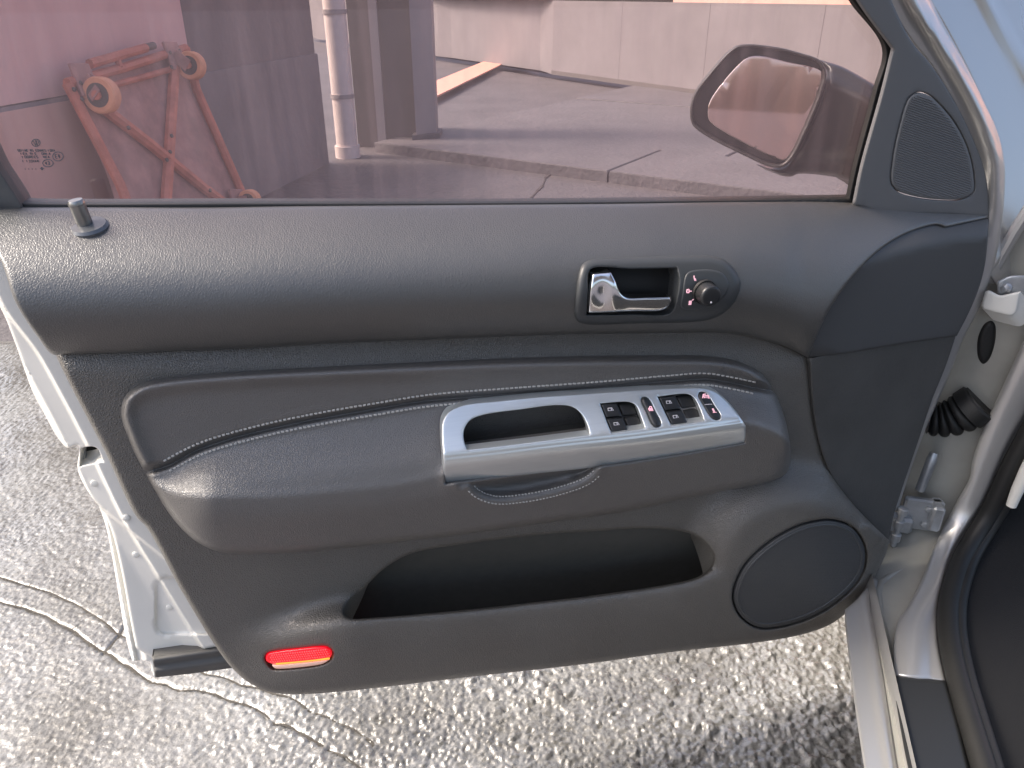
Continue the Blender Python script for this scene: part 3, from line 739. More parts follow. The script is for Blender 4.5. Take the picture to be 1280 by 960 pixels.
# --- brushed armrest plate
sw1 = [(750,504.5,1),(787,502.8),(795,507.5),(801,521),(806,535,1),(764,541,1)]
sw2 = [(822,496,1),(860,492.8),(868,498.5),(875,512),(880,526,1),(839,532,1)]
pill1 = [(801.5,500),(803,496.5),(808,496.5),(812,500),(819,514),(826,528),(825.5,532),(820,534),(815.5,531),(808,515)]
pill2 = [(872.5,494),(874,490.5),(879.5,490),(884,493),(893,507),(900.5,519),(900,523.5),(894.5,525),(889,522),(880,508)]
pl = patch('armrest_plate', plate, w_plate, 'alu', door, step=5, holes=[spline(h, 3) for h in (grip, sw1, sw2, pill1, pill2)], resample=False, edge=(2.5,.002), hole_edge=(1.8,.0015), skirt=.010, ostep=4, extra=[(np.array([(x, float(ypc(x))) for x in np.arange(557, 930, 4.0)]), (-9,-6,-3.5,-1.5,0,1.5,3.5,6,9))])
for k, q in enumerate((sw1, sw2)):
    patch('switch_well', [tuple(p) for p in shrink(spline(q, 8), -3)], lambda x, y: w_plate(x, y)-.009, 'black_plastic', pl, step=8, skirt=.002)
    # finger scoop: curved shell right of the rockers
    ax_, ay_ = q[0][0], q[0][1]; bx_, by_ = q[-1][0], q[-1][1]; tx, ty = q[1][0], q[1][1]; rx, ry = q[-2][0], q[-2][1]
    def lerp(u, v): 
        t0 = np.array([ax_, ay_])*(1-u)+np.array([tx+4, ty])*u; t1 = np.array([bx_, by_])*(1-u)+np.array([rx, ry])*u
        return tuple(t0*(1-v)+t1*v)
    for v0, v1 in ((.02,.47),(.53,.98)):
        sw = patch('window_switch', [(*lerp(.03,v0),1),(*lerp(.50,v0),1),(*lerp(.50,v1),1),(*lerp(.03,v1),1)], lambda x, y: w_plate(x, y)-.0015, 'black_plastic', pl, step=4, edge=(2,.0012), skirt=.006)
        patch('finger_scoop', [(*lerp(.53,v0),1),(*lerp(.93,v0),),(*lerp(.97,v1),1),(*lerp(.53,v1),1)], lambda x, y: w_plate(x, y)-.0065, 'rubber', pl, step=4, edge=(4,.002), skirt=.002)
        # icon: car window symbol, an outlined pane
        cx, cy = lerp(.24, (v0+v1)/2)
        ic = MB(); ww = float(w_plate(np.array([cx]), np.array([cy]))[0])-.0012
        def seg(x0, y0, x1, y1, th=.9):
            A = D(cx+x0, cy+y0, ww); B = D(cx+x1, cy+y1, ww); dr = (B-A)/2; sd5 = np.cross(dr, DOOR.n); sd5 = sd5/np.linalg.norm(sd5)*th*.00042
            ic.box((A+B)/2, dr*1.08, sd5, DOOR.n*.0002)
        seg(-3.4,-2.4,-2.4,3.0); seg(-3.4,-2.4,1.4,-3.0); seg(1.4,-3.0,3.6,.2); seg(3.6,.2,4.0,2.6); seg(-2.4,3.0,4.0,2.6); seg(-2.8,.6,3.6,.2,.7); seg(.6,-2.4,1.6,2.4,1.2)
        ic.build('window_symbol', 'icon_white', sw)
b1 = patch('lock_switch', pill1, lambda x, y: w_plate(x, y)+.003, 'black_plastic', pl, step=3, edge=(5,.004), skirt=.01, ostep=2)
b2 = patch('release_switch', pill2, lambda x, y: w_plate(x, y)+.0005, 'black_plastic', pl, step=3, edge=(3.5,.002), skirt=.01, ostep=2)
def iconset(parent, name, segs, cx, cy, wf, lift, m='icon', th=.0005):
    ic = MB(); ww = float(wf(np.array([cx]), np.array([cy]))[0])+lift
    for x0, y0, x1, y1 in segs:
        A = D(cx+x0, cy+y0, ww); B = D(cx+x1, cy+y1, ww); dr = (B-A)/2; sd5 = np.cross(dr, DOOR.n); sd5 = sd5/np.linalg.norm(sd5)*th
        ic.box((A+B)/2, dr*1.1, sd5, DOOR.n*.0003)
    ic.build(name, m, parent)
iconset(b1, 'padlock_symbol', [(-2.4,-.6,2.4,-1.0),(-1.9,.6,2.9,.2),(-1.4,1.9,3.4,1.5),(-2,-1,-1,2),(-1.2,-1.4,-.8,-3.2),(-.8,-3.2,1.4,-3.2),(1.4,-3.2,1.8,-1.4)], 813, 511.5, w_plate, .0042)
iconset(b2, 'boot_symbol', [(-3,-1.2,2.5,-2),(-3,-1.2,-2,2),(-2,2,4,1.6),(2.5,-2,4,1.6),(-1.5,.4,3,0),(-4.4,1.5,-3.4,-3.0),(-3.4,-3.0,-.5,-3.4)], 882.5, 496, w_plate, .0014)
iconset(b2, 'divider_line', [(-4.2,.3,4.2,-.3)], 885.5, 505.5, w_plate, .0014, 'icon_white', .0003)
iconset(b2, 'key_symbol', [(-1.6,-3.4,.6,1.0),(-.4,-3.6,1.6,.8),(-.8,1.4,3.6,1.2),(-.4,2.6,3.8,2.4),(0,3.8,3,3.6)], 892, 514.5, w_plate, .0014)

# --- inner handle and mirror control
bez_out = [(718,394),(719,375),(723.5,341),(728,330),(738,324.5),(800,321),(870,319),(888,319.5),(906,325),(920,339),(926,355),(920,375),(908,389),(895,397),(875,402),(800,404.5),(733,405.5),(722,402)]
mir_plate = [(851,384),(853,366),(857.5,343),(864,338.5),(893,337.5),(905,343),(911,356),(908,367),(897,378),(879,386.5),(856,387.5)]
bz = patch('handle_bezel', bez_out, lambda x, y: w_up(x, y)+.006, 'bezel', door, step=5, holes=loops([(p[0]*1.0, p[1]*1.0, *p[2:]) for p in handle_open]), resample=False, edge=(9,.007), hole_edge=(2,.002), skirt=.012)
patch('handle_well', [tuple(p) for p in shrink(spline(handle_open, 8), -5)], lambda x, y: w_up(x, y)-.022, 'well', bz, step=10, skirt=.002)
mpn = patch('mirror_control', mir_plate, lambda x, y: w_up(x, y)+.0072, 'bezel', bz, step=4, edge=(2.5,.0016), skirt=.006)
def w_h(x, y):
    plate_ = .012 - .006*np.clip((768-x)/33, 0, 1)
    lever = .010
    a = ss(762, 785, x)
    return w_up(x, y) + plate_*(1-a) + lever*a - .012*ss(768,742,x)*ss(352,380,y)*0 - .003*np.exp(-((x-753)/9)**2)*np.exp(-((y-368)/14)**2)
hnd = [(740,342,1),(764,340.5,1),(770,352),(776,366),(783,371.5),(810,371.8),(838,371,1),(839.5,376),(835,384),(826,388.5),(790,389.5),(735,391.8,1),(737,365)]
patch('door_handle', hnd, w_h, 'chrome', bz, step=3, edge=(3,.003), skirt=.012, ostep=2)
kc = D(880, 364.5, float(w_up(np.array([880.]), np.array([364.5]))[0])+.0075)
kax = DOOR.n*.9 + np.array([0,0,.0]) 
kn = MB().lathe(kc, kax, [(.0135,0),(.0130,.003)], 40).build('knob_base', 'well', mpn)
MB().lathe(kc, kax, [(.0118,.002),(.0116,.013)], 56, ridge=.055).build('mirror_knob', 'black_plastic', mpn, auto=80)
MB().lathe(kc, kax, [(.0113,.0125),(.0112,.0145),(.0100,.0162),(.0085,.0166),(.003,.0164)], 40).build('knob_cap', 'black_plastic', mpn, auto=60)
kd = kc + DOOR.n*.0168 + np.array([0,0,-.0058]); MB().lathe(kd, DOOR.n, [(.0011,0),(.0009,.0004)], 12).build('knob_dot', 'icon_white', mpn)
iconset(mpn, 'fold_symbol', [(-1.5,-3.4,-.6,1.8),(-.6,1.8,2.4,3.2),(-.2,-.2,.8,1.0)], 869, 348.5, lambda x, y: w_up(x, y)+.0072, .0004)
iconset(mpn, 'heat_symbol', [(-2.6,-1.8,-.2,-2.0),(-2.8,1.8,-.4,1.8),(-2.8,-1.8,-2.9,1.8),(-.2,-1.9,-.2,1.8),(0,0,3,0)], 861.5, 364, lambda x, y: w_up(x, y)+.0072, .0004)
iconset(mpn, 'left_symbol', [(-2.0,-1.4,1.0,-1.6),(-2.2,0,.8,-.2),(-2.4,1.4,.6,1.2),(-2.6,2.6,.4,2.4),(1.8,-2.6,3.4,-4.0)], 863.5, 378, lambda x, y: w_up(x, y)+.0072, .0004)

# --- lock pin on the shoulder
lb = D(112, 283, float(w_up(np.array([112.]), np.array([281.]))[0])); 
lk = MB().lathe(lb+np.array([0,0,-.003]), (0,-.25,1), [(.0165,0),(.0165,.003),(.0145,.0055),(.010,.006)], 28).build('lock_collar', 'collar', door)
MB().lathe(lb+np.array([-.003,0,.0]), (-.10,-.1,1), [(.0058,0),(.0068,.004),(.0068,.020),(.0072,.0205),(.0072,.0225),(.0060,.0245),(.002,.0248)], 18, ridge=.04).build('lock_pin', 'pin', lk)

# --- window seal, glass, frame corner
def cst(v): return lambda x, y: np.full(np.shape(x), v)
patch('window_seal', [(-40,236,1),(8,236),(22,252),(30,253.5),(300,253.8),(600,253.5),(900,250.5),(1085,247.5,1),(1085,262,1),(600,266),(0,270),(-40,270,1)], cst(-.056), 'seal', door, step=12, edge=(2.5,.003), skirt=.02)
patch('window_frame', [(-60,120,1),(-22,170),(0,213),(12,231),(24,250),(30,262,1),(-60,268,1)], cst(-.050), 'rubber_dusty', door, step=8, edge=(3,.004), skirt=.03)
gp = patch('window_pane', [(-70,262,1),(-70,-140,1),(1120,-140,1),(1120,262,1)], cst(-.066), 'dust_and_haze_glass', door, step=60, skirt=.004)
# etched mark on the pane
em = MB()
def eseg(x0, y0, x1, y1, th=.0004):
    A = D(x0, y0, -.0652); B = D(x1, y1, -.0652); dr = (B-A)/2
    if np.linalg.norm(dr) < 1e-6: return
    sd6 = np.cross(dr, DOOR.n); em.box((A+B)/2, dr, sd6/np.linalg.norm(sd6)*th, DOOR.n*.0001)
def earc(cx, cy, rx, ry, n=20, th=.0004):
    for i in range(n):
        a, b = 2*math.pi*i/n, 2*math.pi*(i+1)/n; eseg(cx+rx*math.cos(a), cy+ry*math.sin(a), cx+rx*math.cos(b), cy+ry*math.sin(b), th)
earc(45, 178.5, 5.2, 4.6); eseg(41.5,176,44.4,182); eseg(44.4,182,45.4,178); eseg(45.4,178,46.6,182); eseg(46.6,182,48.6,176); eseg(43.5,174.6,45.2,178); eseg(45.2,178,46.8,174.6)
earc(72.5, 195.5, 6.6, 5.6); earc(60, 204, 6.6, 4.6)
GLY = {'I':[(0,0,0,1)],'l':[(0,0,0,1),(0,1,.8,1)],'E':[(0,0,0,1),(0,0,.8,0),(0,.5,.7,.5),(0,1,.8,1)],'O':[(0,0,.8,0),(.8,0,.8,1),(.8,1,0,1),(0,1,0,0)],'A':[(0,1,.4,0),(.4,0,.8,1),(.2,.6,.6,.6)],'N':[(0,1,0,0),(0,0,.8,1),(.8,1,.8,0)],'S':[(.8,0,0,0),(0,0,0,.5),(0,.5,.8,.5),(.8,.5,.8,1),(.8,1,0,1)],'F':[(0,0,0,1),(0,0,.8,0),(0,.5,.7,.5)],'R':[(0,1,0,0),(0,0,.8,0),(.8,0,.8,.5),(.8,.5,0,.5),(.3,.5,.8,1)],'4':[(.6,1,.6,0),(.6,0,0,.6),(0,.6,.8,.6)],'3':[(0,0,.8,0),(.8,0,.8,1),(.2,.5,.8,.5),(0,1,.8,1)]}
def etext(s, x, y, cw, ch, th=.0003):
    for ch_ in s:
        for a in GLY.get(ch_, []): eseg(x+a[0]*cw*.8-(1-a[1])*.8, y+a[1]*ch, x+a[2]*cw*.8-(1-a[3])*.8, y+a[3]*ch, th)
        x += cw
etext('SEIINE RS EONNES IORA', 22.5, 186.8, 2.25, 2.6); etext('IEA RIE  ONIA', 26.5, 190.8, 2.9, 2.6); etext('IOOREES  NEA', 28.5, 194.8, 2.9, 2.8); etext('I I33AA4I', 29, 200, 2.5, 2.8)
etext('E4', 69.5, 193, 3.4, 4.6, .0004); etext('43', 57, 202, 3.2, 4, .0004); etext('I I I I', 32, 210.5, 2.2, 1.4); eseg(51,209.5,54,212,.0012)
em.build('etched_mark', 'etch', gp)

# --- mirror sail panel with tweeter grille
sail = [(1040,-60,1),(1072,0),(1116,61,1),(1103,114),(1077,208),(1067,256,1),(1110,266),(1185,268),(1236,272,1),(1235,240),(1230,210),(1214,168),(1192.5,125),(1164,81),(1140,52),(1114,0),(1090,-60,1)]
def w_sail(x, y): return -.046 - .010*ss(1120, 1250, x)
tweet = [(1135,125),(1142,118),(1151,116),(1162,120),(1170.6,127),(1192.5,153),(1210,188),(1217,222),(1216,240),(1200,248.5),(1170,249),(1140,244.5),(1122,238),(1114.5,228),(1116,200),(1122.5,166)]
sa_ = patch('mirror_sail_panel', sail, w_sail, 'sail', door, step=8, edge=(3,.003), skirt=.003, holes=loops([tuple(p) for p in shrink(spline(tweet, 8), -1.2)]), resample=False, hole_edge=(2,.002))
tw = patch('tweeter_grille', tweet, lambda x, y: w_sail(x, y)+.0006, 'tweeter', sa_, step=8, edge=(3,.002), skirt=.012)
mb = MB(); tnp = spline(tweet, 4)
xs_ = np.arange(1112, 1222, 1.0)
for k in range(58):
    y0 = 108 + k*3.0
    ln_ = [(x, y0 + (x-1112)*.34 - 18) for x in xs_]
    ok = inside(tnp, np.array(ln_)) & (dist(tnp, np.array(ln_)) > 3.0); run = [p for p, o in zip(ln_, ok) if o]
    if len(run) > 6:
        P = [D(x, y, float(w_sail(np.array([x]), np.array([y]))[0])+.0008) for x, y in (run[:-3:6]+[run[-1]])]; mb.tube(P, .0008, 4, cap=False)
mb.build('grille_ribs', 'tweeter', tw, kind='stuff')

patch('window_channel', [(1032,-60,1),(1064,0),(1106,60),(1094,114),(1069,208),(1058,258,1),(1085,262,1),(1093,208),(1118,114),(1130,60),(1088,0),(1056,-60,1)], cst(-.0565), 'rubber', door, step=8, edge=(3,.003), skirt=.005)
# --- painted door frame around sail, hinge edge of the door
frm = [(1085,-70,1),(1109,0),(1138,50),(1162,80),(1190,125),(1212,168),(1228,210),(1233,245),(1234,272,1),(1227,333),(1218,366),(1205,394),(1193,416),(1178,458),(1160,502),(1146,546),(1133,584),(1122,616),(1115,640,1),(1121,638),(1130,613),(1141,580),(1153,547),(1173,500),(1191,458),(1204,424),(1222,390),(1236,354),(1246,318),(1252,285),(1256,240),(1256,205),(1247,165),(1230,127),(1207,80),(1164,0),(1130,-70,1)]
frx = pchip([(-80,1112),(0,1140),(60,1178),(131,1219),(171,1235),(210,1245),(260,1246),(285,1243),(650,1150)])
def w_frm(x, y):
    d = x - frx(y); up = ss(330, 200, y)
    return -.066 + up*(.016*np.exp(-(d/9)**2) + .008*np.exp(-((d-16)/5)**2) - .016*ss(6, 26, d)) + .012*(1-up)
patch('door_frame', frm, w_frm, 'paint', door, step=5, edge=(3,.004), skirt=.03)

# --- inner steel skin at the latch side
isk = [(-40,250,1),(-40,330),(0,384),(19,429),(41,490),(57,520),(72,547),(85,560),(98,557),(97,584),(100,596),(115,622),(129,640),(140,665),(152,715),(163,775),(170,810,1),(190,822,1),(285,806,1),(340,800,1),(300,760,1),(100,440,1),(20,300,1)]
edge_x = pchip([(260,-25),(325,0),(377,19),(443,66),(480,87),(562,130),(645,170),(720,215),(807,269),(840,292)])
def w_isk(x, y):
    d = edge_x(y) - x                       # px outside the trim edge
    w0 = -.022 - .012*ss(16, 21, d) - .0003*np.clip(d-21,0,20) - .016*ss(42, 50, d)*ss(655, 615, y)
    w0 = w0 - .012*ss(-2, 3, y-(633+(x-125)*.80))
    # pressed panel low on the door
    qx = np.maximum(np.abs(x-250)-42, 0); qy = np.maximum(np.abs(y-757)-22, 0); w0 = w0 - .005*ss(15, 12, np.hypot(qx, qy))
    return w0
latch_o = [(101,560,1),(115,558),(122,561),(129,577,1),(100,582.5,1)]
yy_ = np.arange(300, 830, 4.0)
fold = lambda k: np.stack([edge_x(yy_)-k, yy_], 1)
patch('inner_skin', isk, w_isk, 'primer_white', door, step=4, extra=[(fold(18.5), (-4,-2.5,-1,0,1,2.5,4)), (fold(46)[:82], (-5,-3,-1,1,3,5)),
      (np.array([(x, 633+(x-125)*.8) for x in np.arange(118, 215, 3.0)]), (-3,-1.5,0,1.5,3)),
      (spline([(195,745),(200,730),(212,722),(250,721),(300,721)], 3, closed=False), (-3,-1.5,0,1.5,3)), (spline([(195,745),(195,770),(202,786),(215,792.5),(260,793)], 3, closed=False), (-3,-1.5,0,1.5,3))], edge=(4,.004), skirt=.03, holes=[spline(latch_o, 3)], resample=False, hole_edge=(1.5,.002))
ofl = [(122,628,1),(133,660),(147,735),(158,800),(165.5,826,1),(188,827,1),(192,846,1),(205,842,1),(196,800),(175,730),(150,660),(140,640,1)]
def w_ofl(x, y):
    e = 127+(y-635)*.195; d = x-e; return -.105 + .010*ss(0,5,d) - .006*np.exp(-((d-9)/2.5)**2) + .008*ss(12,20,d) 
patch('outer_flange', ofl, w_ofl, 'primer_white', door, step=3, edge=(2,.003), skirt=.02)
for x, y in ((118,604),(158,647),(170,693),(212,759)):
    c = D(x, y, float(w_isk(np.array([x*1.]), np.array([y*1.]))[0])); MB().lathe(c-DOOR.n*.001, DOOR.n, [(.0042,0),(.0040,.0022),(.0028,.003)], 14).build('blanking_plug', 'primer_white', door)
# latch
lc = MB(); A = D(99,559,-.060); B = D(127,560,-.05)
la = patch('latch_mouth', [(99,553,1),(130,552,1),(137,586,1),(99,588,1)], cst(-.072), 'well', door, step=6, skirt=.01)
c1 = D(105,572,-.060); MB().box(c1, np.array([.003,0,0]), DOOR.n*.005, np.array([0,0,.009]), .4).build('latch_claw', 'zinc', la)
c2 = D(118,579,-.060); MB().tube([D(100,581,-.060), D(128,576,-.054)], .0022, 8).build('latch_lip', 'zinc', la)
# lower weather strip
def w_ws(x, y):
    q = y - (819 - (x-190)*.146); return -.040 + .010*np.exp(-((q-7)/5)**2) + .007*np.exp(-((q-21)/5)**2)
patch('weather_strip', [(190,820,1),(230,814),(270,808),(320,802,1),(330,830,1),(287,835.5),(240,842),(194,847,1)], w_ws, 'rubber_dusty', door, step=3, edge=(2,.003), skirt=.02)
# outer skin that closes the door behind the trim
osk = [(-30,280,1),(60,268),(640,266),(1100,268),(1210,290,1),(1190,400),(1140,540),(1100,650),(1050,740),(980,775),(640,812),(420,840),(330,830),(280,790),(150,560),(20,340)]
patch('outer_skin', osk, cst(-.115), 'paint', door, step=30, skirt=.006)

# --- exterior mirror
rim_o = [(862.5,140),(865.5,156),(881,169),(931,195),(962,208.5),(978,209),(990.6,198),(1012,156),(1028,115.6),(1033,91),(1025,75.5),(1000,66),(969,58.5),(928,55.6),(915,61),(887,91),(868,117)]
mgl = [(884.5,140),(888,125),(931,74),(944,69.5),(985,77),(1029,90.5),(1022,118),(1000,173),(984,198),(979,200.5),(950,189),(894,158),(886,150)]
def w_mir(x, y): return -.165 - .0*x
MIRS = Surf(D(957,133,-.170), (-.20,-.97,.05))
mrim = patch('mirror_rim', rim_o, zero, 'mirror_rim', door, surf=MIRS, step=4, holes=loops([tuple(p) for p in shrink(spline(rim_o, 6), 4.0)]), resample=False, edge=(2,.003), hole_edge=(1.6,.003), skirt=.014)
patch('mirror_bowl', [tuple(p) for p in shrink(spline(rim_o, 10), 2.0)], cst(-.020), 'mirror_shell', mrim, surf=MIRS, step=8, skirt=.004)
patch('mirror_glass', mgl, lambda x, y: -.006-.00003*(x-957), 'mirror_glass', mrim, step=10, surf=MIRS, edge=(1.5,.0008), skirt=.006)
# shell behind the rim: rings shrinking backwards
ro = spline(rim_o, 6); base = MIRS.at(ro[:,0], ro[:,1], np.full(len(ro), -.003)); cen = base.mean(0); V = []; F = []; k = len(base)
prof = [(1.0,0),(1.01,-.02),(.98,-.045),(.88,-.07),(.68,-.09),(.40,-.10),(.05,-.104)]
for sc2, dz in prof: V += [cen + (p-cen)*sc2 + (MIRS.n+np.array([-.10,0,.06]))*dz for p in base]
for i in range(len(prof)-1):
    for j in range(k): F.append((i*k+j, i*k+(j+1)%k, (i+1)*k+(j+1)%k, (i+1)*k+j))
F.append(tuple((len(prof)-1)*k+j for j in range(k)))
mesh('mirror_shell', V, F, 'mirror_shell', mrim)
neck = [(1026,75,1),(1050,82),(1075,95),(1108,114,1),(1125,150),(1110,262,1),(1072,233,1),(1053,223.5),(997,217.5),(990,220.5),(978,220),(960,211,1),(978,210),(992,197),(1014,155),(1030,114),(1034.5,90)]
def w_neck(x, y):
    top = 75 + (x-1026)*.47; return -.168 + .050*ss(1020, 1110, x) - .022*ss(26, 0, y-top) - .016*ss(185, 205, y)
patch('mirror_foot', neck, w_neck, 'mirror_shell', mrim, step=5, edge=(7,.016), skirt=.03)

# ================================================================== the car body beside the door
H = D(1222, 500, -.045)
db = np.array([-.35,-.936,0]); db /= np.linalg.norm(db)
din = np.array([.936,-.35,0]); din /= np.linalg.norm(din)
ZSILL = .37
class Body:
    """hinge pillar running into the sill with a fillet"""
    n = db
    def depth(s, d):
        tj = ((H-CAM) @ db)/(d @ db); dz = d[...,2]
        ts = np.where(dz < -.05, (ZSILL-CAM[2])/np.minimum(dz, -.05), 9.0)
        k = .12; h = np.clip(.5+.5*(ts-tj)/k, 0, 1); return ts*(1-h)+tj*h - k*h*(1-h)
    def at(s, px, py, w=0.0):
        d = sight(px, py); t = s.depth(d); L = np.linalg.norm(d, axis=-1); return CAM + d*(t - np.asarray(w, float)/L)[...,None]
    def back(s, px, py, w, depth): return s.at(px, py, w) + (din*.6 - db*.5 - np.array([0,0,.6]))*depth
BODY = Body(); Bp = BODY.at
bl = Bp(1075, 955)
body = thing('car', (float(bl[0]), float(bl[1]), .2), 'silver car hinge pillar and door sill beside the open door', 'car')
jamb = [(1280+60,230,1),(1250,300),(1236,345),(1222,385),(1200,424),(1180,470),(1160,515),(1140,560),(1122,610),(1112,650),(1104,690),(1096,712),(1088,735),(1086,755),(1094,790),(1106,850),(1124,960),(1132,1010,1),(1190,1010,1),(1180,900),(1150,800),(1190,720),(1240,600),(1300,480),(1340,400,1)]
def w_jamb(x, y):
    return -.030 + .004*np.sin(x*.06+y*.03) + .006*np.exp(-((y-640+(x-1180)*.5)/60)**2)
jm = patch('hinge_pillar', jamb, w_jamb, 'paint_dirty', body, step=7, surf=BODY, edge=(4,.004), skirt=.04)
# pressed rib
mb = MB(); P = [Bp(x, y, -.030) for x, y in ((1140,709),(1128,712),(1112,721),(1101,729),(1098,742),(1100,758),(1104,770))]; mb.tube(P, [.002,.0045,.005,.005,.005,.0045,.002], 10).build('pressed_rib', 'paint_dirty', jm)
mb = MB(); P = [Bp(x, y, -.036) for x, y in ((1184,570),(1190,580),(1186,595),(1176,616))]; mb.tube(P, .0018, 8).build('pressed_rib', 'paint_dirty', jm)
# inner flange, broad bright strip
flg = [(1340,300,1),(1280,425),(1250,490),(1227,541),(1215,577),(1212,597),(1194,630),(1167,685),(1153,722),(1134,759),(1123,775),(1117,806),(1118,845,1),(1183,855,1),(1172,800),(1172,755),(1178,727),(1190,689),(1227,629),(1258,560),(1310,470),(1370,340,1)]
fle = pchip([(300,1340),(425,1280),(541,1227),(630,1194),(722,1153),(790,1119),(860,1117)])
def w_flg(x, y):
    d = x-fle(y)
    return .004 + .008*np.sin(np.pi*np.clip(d/45,0,1))
patch('door_flange', flg, w_flg, 'paint', body, step=5, surf=BODY, edge=(5,.008), skirt=.04)
# sill strip
sil = [(1056,762,1),(1056,772),(1063,840),(1080,960),(1090,1020,1),(1134,1020,1),(1121,960),(1106,860),(1099,820),(1087,752),(1093,722,1),(1084,733),(1070,750)]
def w_sil(x, y):
    e = 1087+(y-752)*.165; return .0 + .004*np.exp(-((x-e+8)/5)**2) - .008*ss(-6, 4, x-e)
patch('sill_strip', sil, w_sil, 'paint', body, step=5, surf=BODY, edge=(3,.006), skirt=.03)
gut = [(1088,752,1),(1100,820),(1108,870),(1122,960),(1132,1020,1),(1150,1020,1),(1136,960),(1122,890),(1113,845),(1108,810),(1100,770)]
patch('sill_gutter', gut, cst(-.010), 'paint_dirty', body, step=5, surf=BODY, edge=(3,.004), skirt=.02)
# sill cover
cov = [(1116,850),(1117,845.5),(1121,844,1),(1182,850.5,1),(1196,900),(1211,960),(1224,1020,1),(1152,1020,1),(1135,960),(1122,890)]
patch('sill_cover', cov, cst(.010), 'black_plastic', body, step=6, surf=BODY, edge=(5,.007), skirt=.03)
# rubber seal tube along the opening
cl = [(1390,370),(1330,465),(1268,575),(1240,634),(1203,697),(1192,727),(1186,755),(1186,792),(1196,845),(1211,897),(1230,960),(1246,1020)]
L = spline(cl, 8, closed=False); P = [Bp(x, y, .010) for x, y in L]
MB().tube(P, .0135, 14).build('door_seal', 'rubber', body, auto=60)
L2 = [(x+13, y) for x, y in L]; MB().tube([Bp(x, y, .006) for x, y in L2], .010, 12).build('seal_lip', 'rubber', body, auto=60)
# kick panel and carpet inside
kick = [(1400,380,1),(1345,465),(1283,578),(1256,637),(1219,700),(1206,735),(1200,760),(1200,792),(1209,840),(1226,900),(1246,965),(1262,1020,1),(1420,1020,1),(1420,400,1)]
patch('kick_panel', kick, lambda x, y: -.012 - .03*ss(1210, 1330, x), 'carpet', body, step=12, surf=BODY, edge=(5,.01), skirt=.02)
MB().tube([Bp(1264,632,.03), Bp(1272,612,.03), Bp(1284,586,.03), Bp(1298,560,.03)], [.007,.0085,.009,.009], 14).build('release_lever', 'sticker', body)
# upper hinge with paper wrapped bracket and bolt
hb = Bp(1250, 382, .025); hx = Bp(1262, 384, .025)-hb; hx /= np.linalg.norm(hx); hz = np.array([.1,.05,.99]); hz -= hx*(hz@hx); hz /= np.linalg.norm(hz); hy = np.cross(hx, hz)
hg = patch('upper_hinge', [(1231,365,1),(1236,363),(1250,369),(1262,367),(1276,364,1),(1274,376),(1270,391),(1264,395),(1247,392),(1230,387.5,1),(1227,384)], lambda x, y: .022+.004*np.sin((x-1230)/46*3.1), 'sticker', body, step=4, surf=BODY, edge=(3,.006), skirt=.03)
patch('hinge_plate', [(1246,352,1),(1262,345),(1282,344,1),(1284,372,1),(1260,372),(1247,366,1)], cst(.010), 'zinc', hg, step=5, surf=BODY, edge=(3,.004), skirt=.03)
MB().lathe(Bp(1257,361,.012), -FW*.9+np.array([-.2,0,.2]), [(.007,0),(.007,.005),(.005,.009),(.002,.010)], 6).build('hinge_bolt', 'zinc', hg, auto=25)
# rubber plug
plug = [(1221,432),(1224,416),(1231,404),(1239,400.5),(1244,405),(1245.5,420),(1242,440),(1236,452),(1229,456),(1223,449)]
patch('rubber_plug', plug, cst(-.028), 'rubber', body, step=4, surf=BODY, edge=(7,.008), skirt=.01)
# wiring boot: bellows between pillar and door
b0, b1_ = Bp(1226, 502, -.02), D(1160, 524, -.09)
pts = []; rad = []
N = 90
for i in range(N+1):
    t = i/N; p = b0*(1-t)+b1_*t + np.array([0,0,-.012])*math.sin(math.pi*t)
    r0 = .033 - .011*t
    ph = ((t-.24)*5.5) % 1.0; rr = r0*.72 + .0085*math.sqrt(max(0, 1-(2*ph-1)**2)); pts.append(p); rad.append(rr if t > .24 else (.031 if t > .03 else .027))
MB().tube(pts, rad, 24).build('wiring_boot', 'rubber', body, auto=80)
# check arm and lower hinge
MB().tube([Bp(1168,566,.0), Bp(1165,574,.004), Bp(1158,592,.006), Bp(1150,612,.004)], [.006,.0075,.0075,.007], 12).build('check_arm', 'zinc', body)
zz = np.array([0,0,1.0]); hc = Bp(1137, 640, .008); ex = Bp(1150, 640, .008)-Bp(1137, 640, .008); ex[2] = 0; ex /= np.linalg.norm(ex); ey = np.cross(zz, ex)
HX = 1.4
lh = MB().box(hc+HX*ex*.012, HX*ex*.020, HX*ey*.004, HX*zz*.020, .5).box(hc+HX*ex*.024+HX*zz*.004-HX*ey*.004, HX*ex*.006, HX*ey*.012, HX*zz*.016, .4).build('lower_hinge', 'zinc', body, auto=30)
MB().box(hc-HX*ex*.010-HX*zz*.012-HX*ey*.006, HX*ex*.014, HX*ey*.008, HX*zz*.010, .4).build('hinge_arm', 'zinc', lh, auto=30)
MB().box(hc-HX*ex*.016-HX*zz*.034-HX*ey*.006, HX*ex*.010, HX*ey*.007, HX*zz*.008, .4).build('hinge_arm', 'zinc', lh, auto=30)
for dz_, hh_ in ((-.030,.014),(-.012,.014),(.006,.012)):
    MB().lathe(hc-HX*ex*.012-HX*ey*.016+HX*zz*dz_, zz, [(.0065,0),(.0078,.001),(.0078,hh_-.001),(.0065,hh_)], 18).build('hinge_knuckle', 'zinc', lh)
MB().lathe(hc-HX*ex*.012-HX*ey*.016-HX*zz*.038, zz, [(.003,0),(.0045,.002),(.0045,.064),(.003,.066)], 14).build('hinge_pin', 'zinc', lh)
for q_ in (hc+HX*ex*.016+HX*zz*.010, hc+HX*ex*.016-HX*zz*.010):
    MB().lathe(q_+HX*ey*-.004, -ey, [(.0055,0),(.0055,.004),(.0035,.0055)], 6).build('hinge_bolt', 'zinc', lh, auto=25)
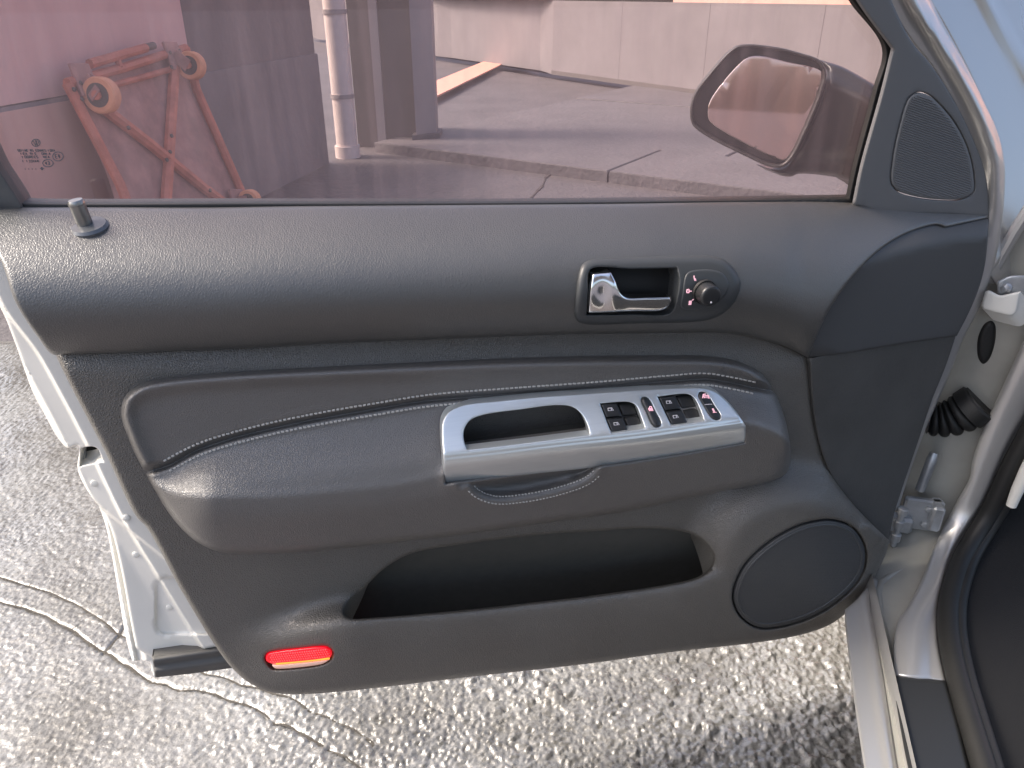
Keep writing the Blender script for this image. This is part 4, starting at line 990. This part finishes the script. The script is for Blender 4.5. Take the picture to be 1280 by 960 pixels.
# fender and windscreen pillar behind the door frame
apl = [(1110,-60,1),(1160,0),(1205,80),(1226,127),(1242,170),(1248,210),(1246,262),(1236,345,1),(1300,260,1),(1400,200,1),(1400,-60,1)]
def w_ap(x, y): return -.05 - .0011*(x-1190-.3*y)*(x > 0) + .012*np.exp(-((x-1232-y*.55)/6)**2)
patch('windscreen_pillar', apl, w_ap, 'paint', body, step=8, surf=BODY, edge=(4,.006), skirt=.05)
MB().tube([Bp(x, y, -.02) for x, y in ((1236,352),(1250,322),(1268,290),(1300,240))], .008, 10).build('pillar_rail', 'paint', body)
# rocker skin and floor pan below the sill, which shade the ground
r0 = Bp(1041,712); r1 = Bp(1090,1015)
rd = (r1-r0); rd[2] = 0; rd /= np.linalg.norm(rd); ri = np.array([-rd[1], rd[0], 0]); ri = ri if ri[0] > 0 else -ri
A = r0 - rd*.9 + ri*.05; B2 = r1 + rd*1.6 + ri*.05
V = [];
for z, i_ in ((.385,.0),(.30,-.015),(.22,.02),(.20,.10)):
    for q in (A, B2): V.append((q[0]+ri[0]*i_, q[1]+ri[1]*i_, z))
mesh('rocker_panel', V, [(0,1,3,2),(2,3,5,4),(4,5,7,6)], 'paint', body)
c = (A+B2)/2 + ri*.85; MB().box((c[0],c[1],.235), (B2-A)/2*np.array([1,1,0]), ri*.75, (0,0,.03)).build('floor_pan', 'carpet', body)

# car top over the seats, out of view, added to shade the jamb, the cabin and the ground by the sill
rf0 = r0 + rd*.15 + ri*.02; rf1 = r1 + rd*2.0 + ri*.02
V = []; F = []; NV = 7
for k, q in enumerate((rf0, rf1)):
    for lay in (0, 1):
        for j in range(NV):
            u = j/(NV-1); V.append((q[0]+ri[0]*1.25*u, q[1]+ri[1]*1.25*u, 1.34 + .09*math.sin(math.pi*min(1, .12+u*.76)) + .03*lay))
def vid(k, lay, j): return (k*2+lay)*NV + j
for j in range(NV-1):
    F.append((vid(0,1,j), vid(1,1,j), vid(1,1,j+1), vid(0,1,j+1))); F.append((vid(0,0,j), vid(0,0,j+1), vid(1,0,j+1), vid(1,0,j)))
F.append((vid(0,0,0), vid(1,0,0), vid(1,1,0), vid(0,1,0)))
mesh('unseen_roof', V, F, 'paint', body)
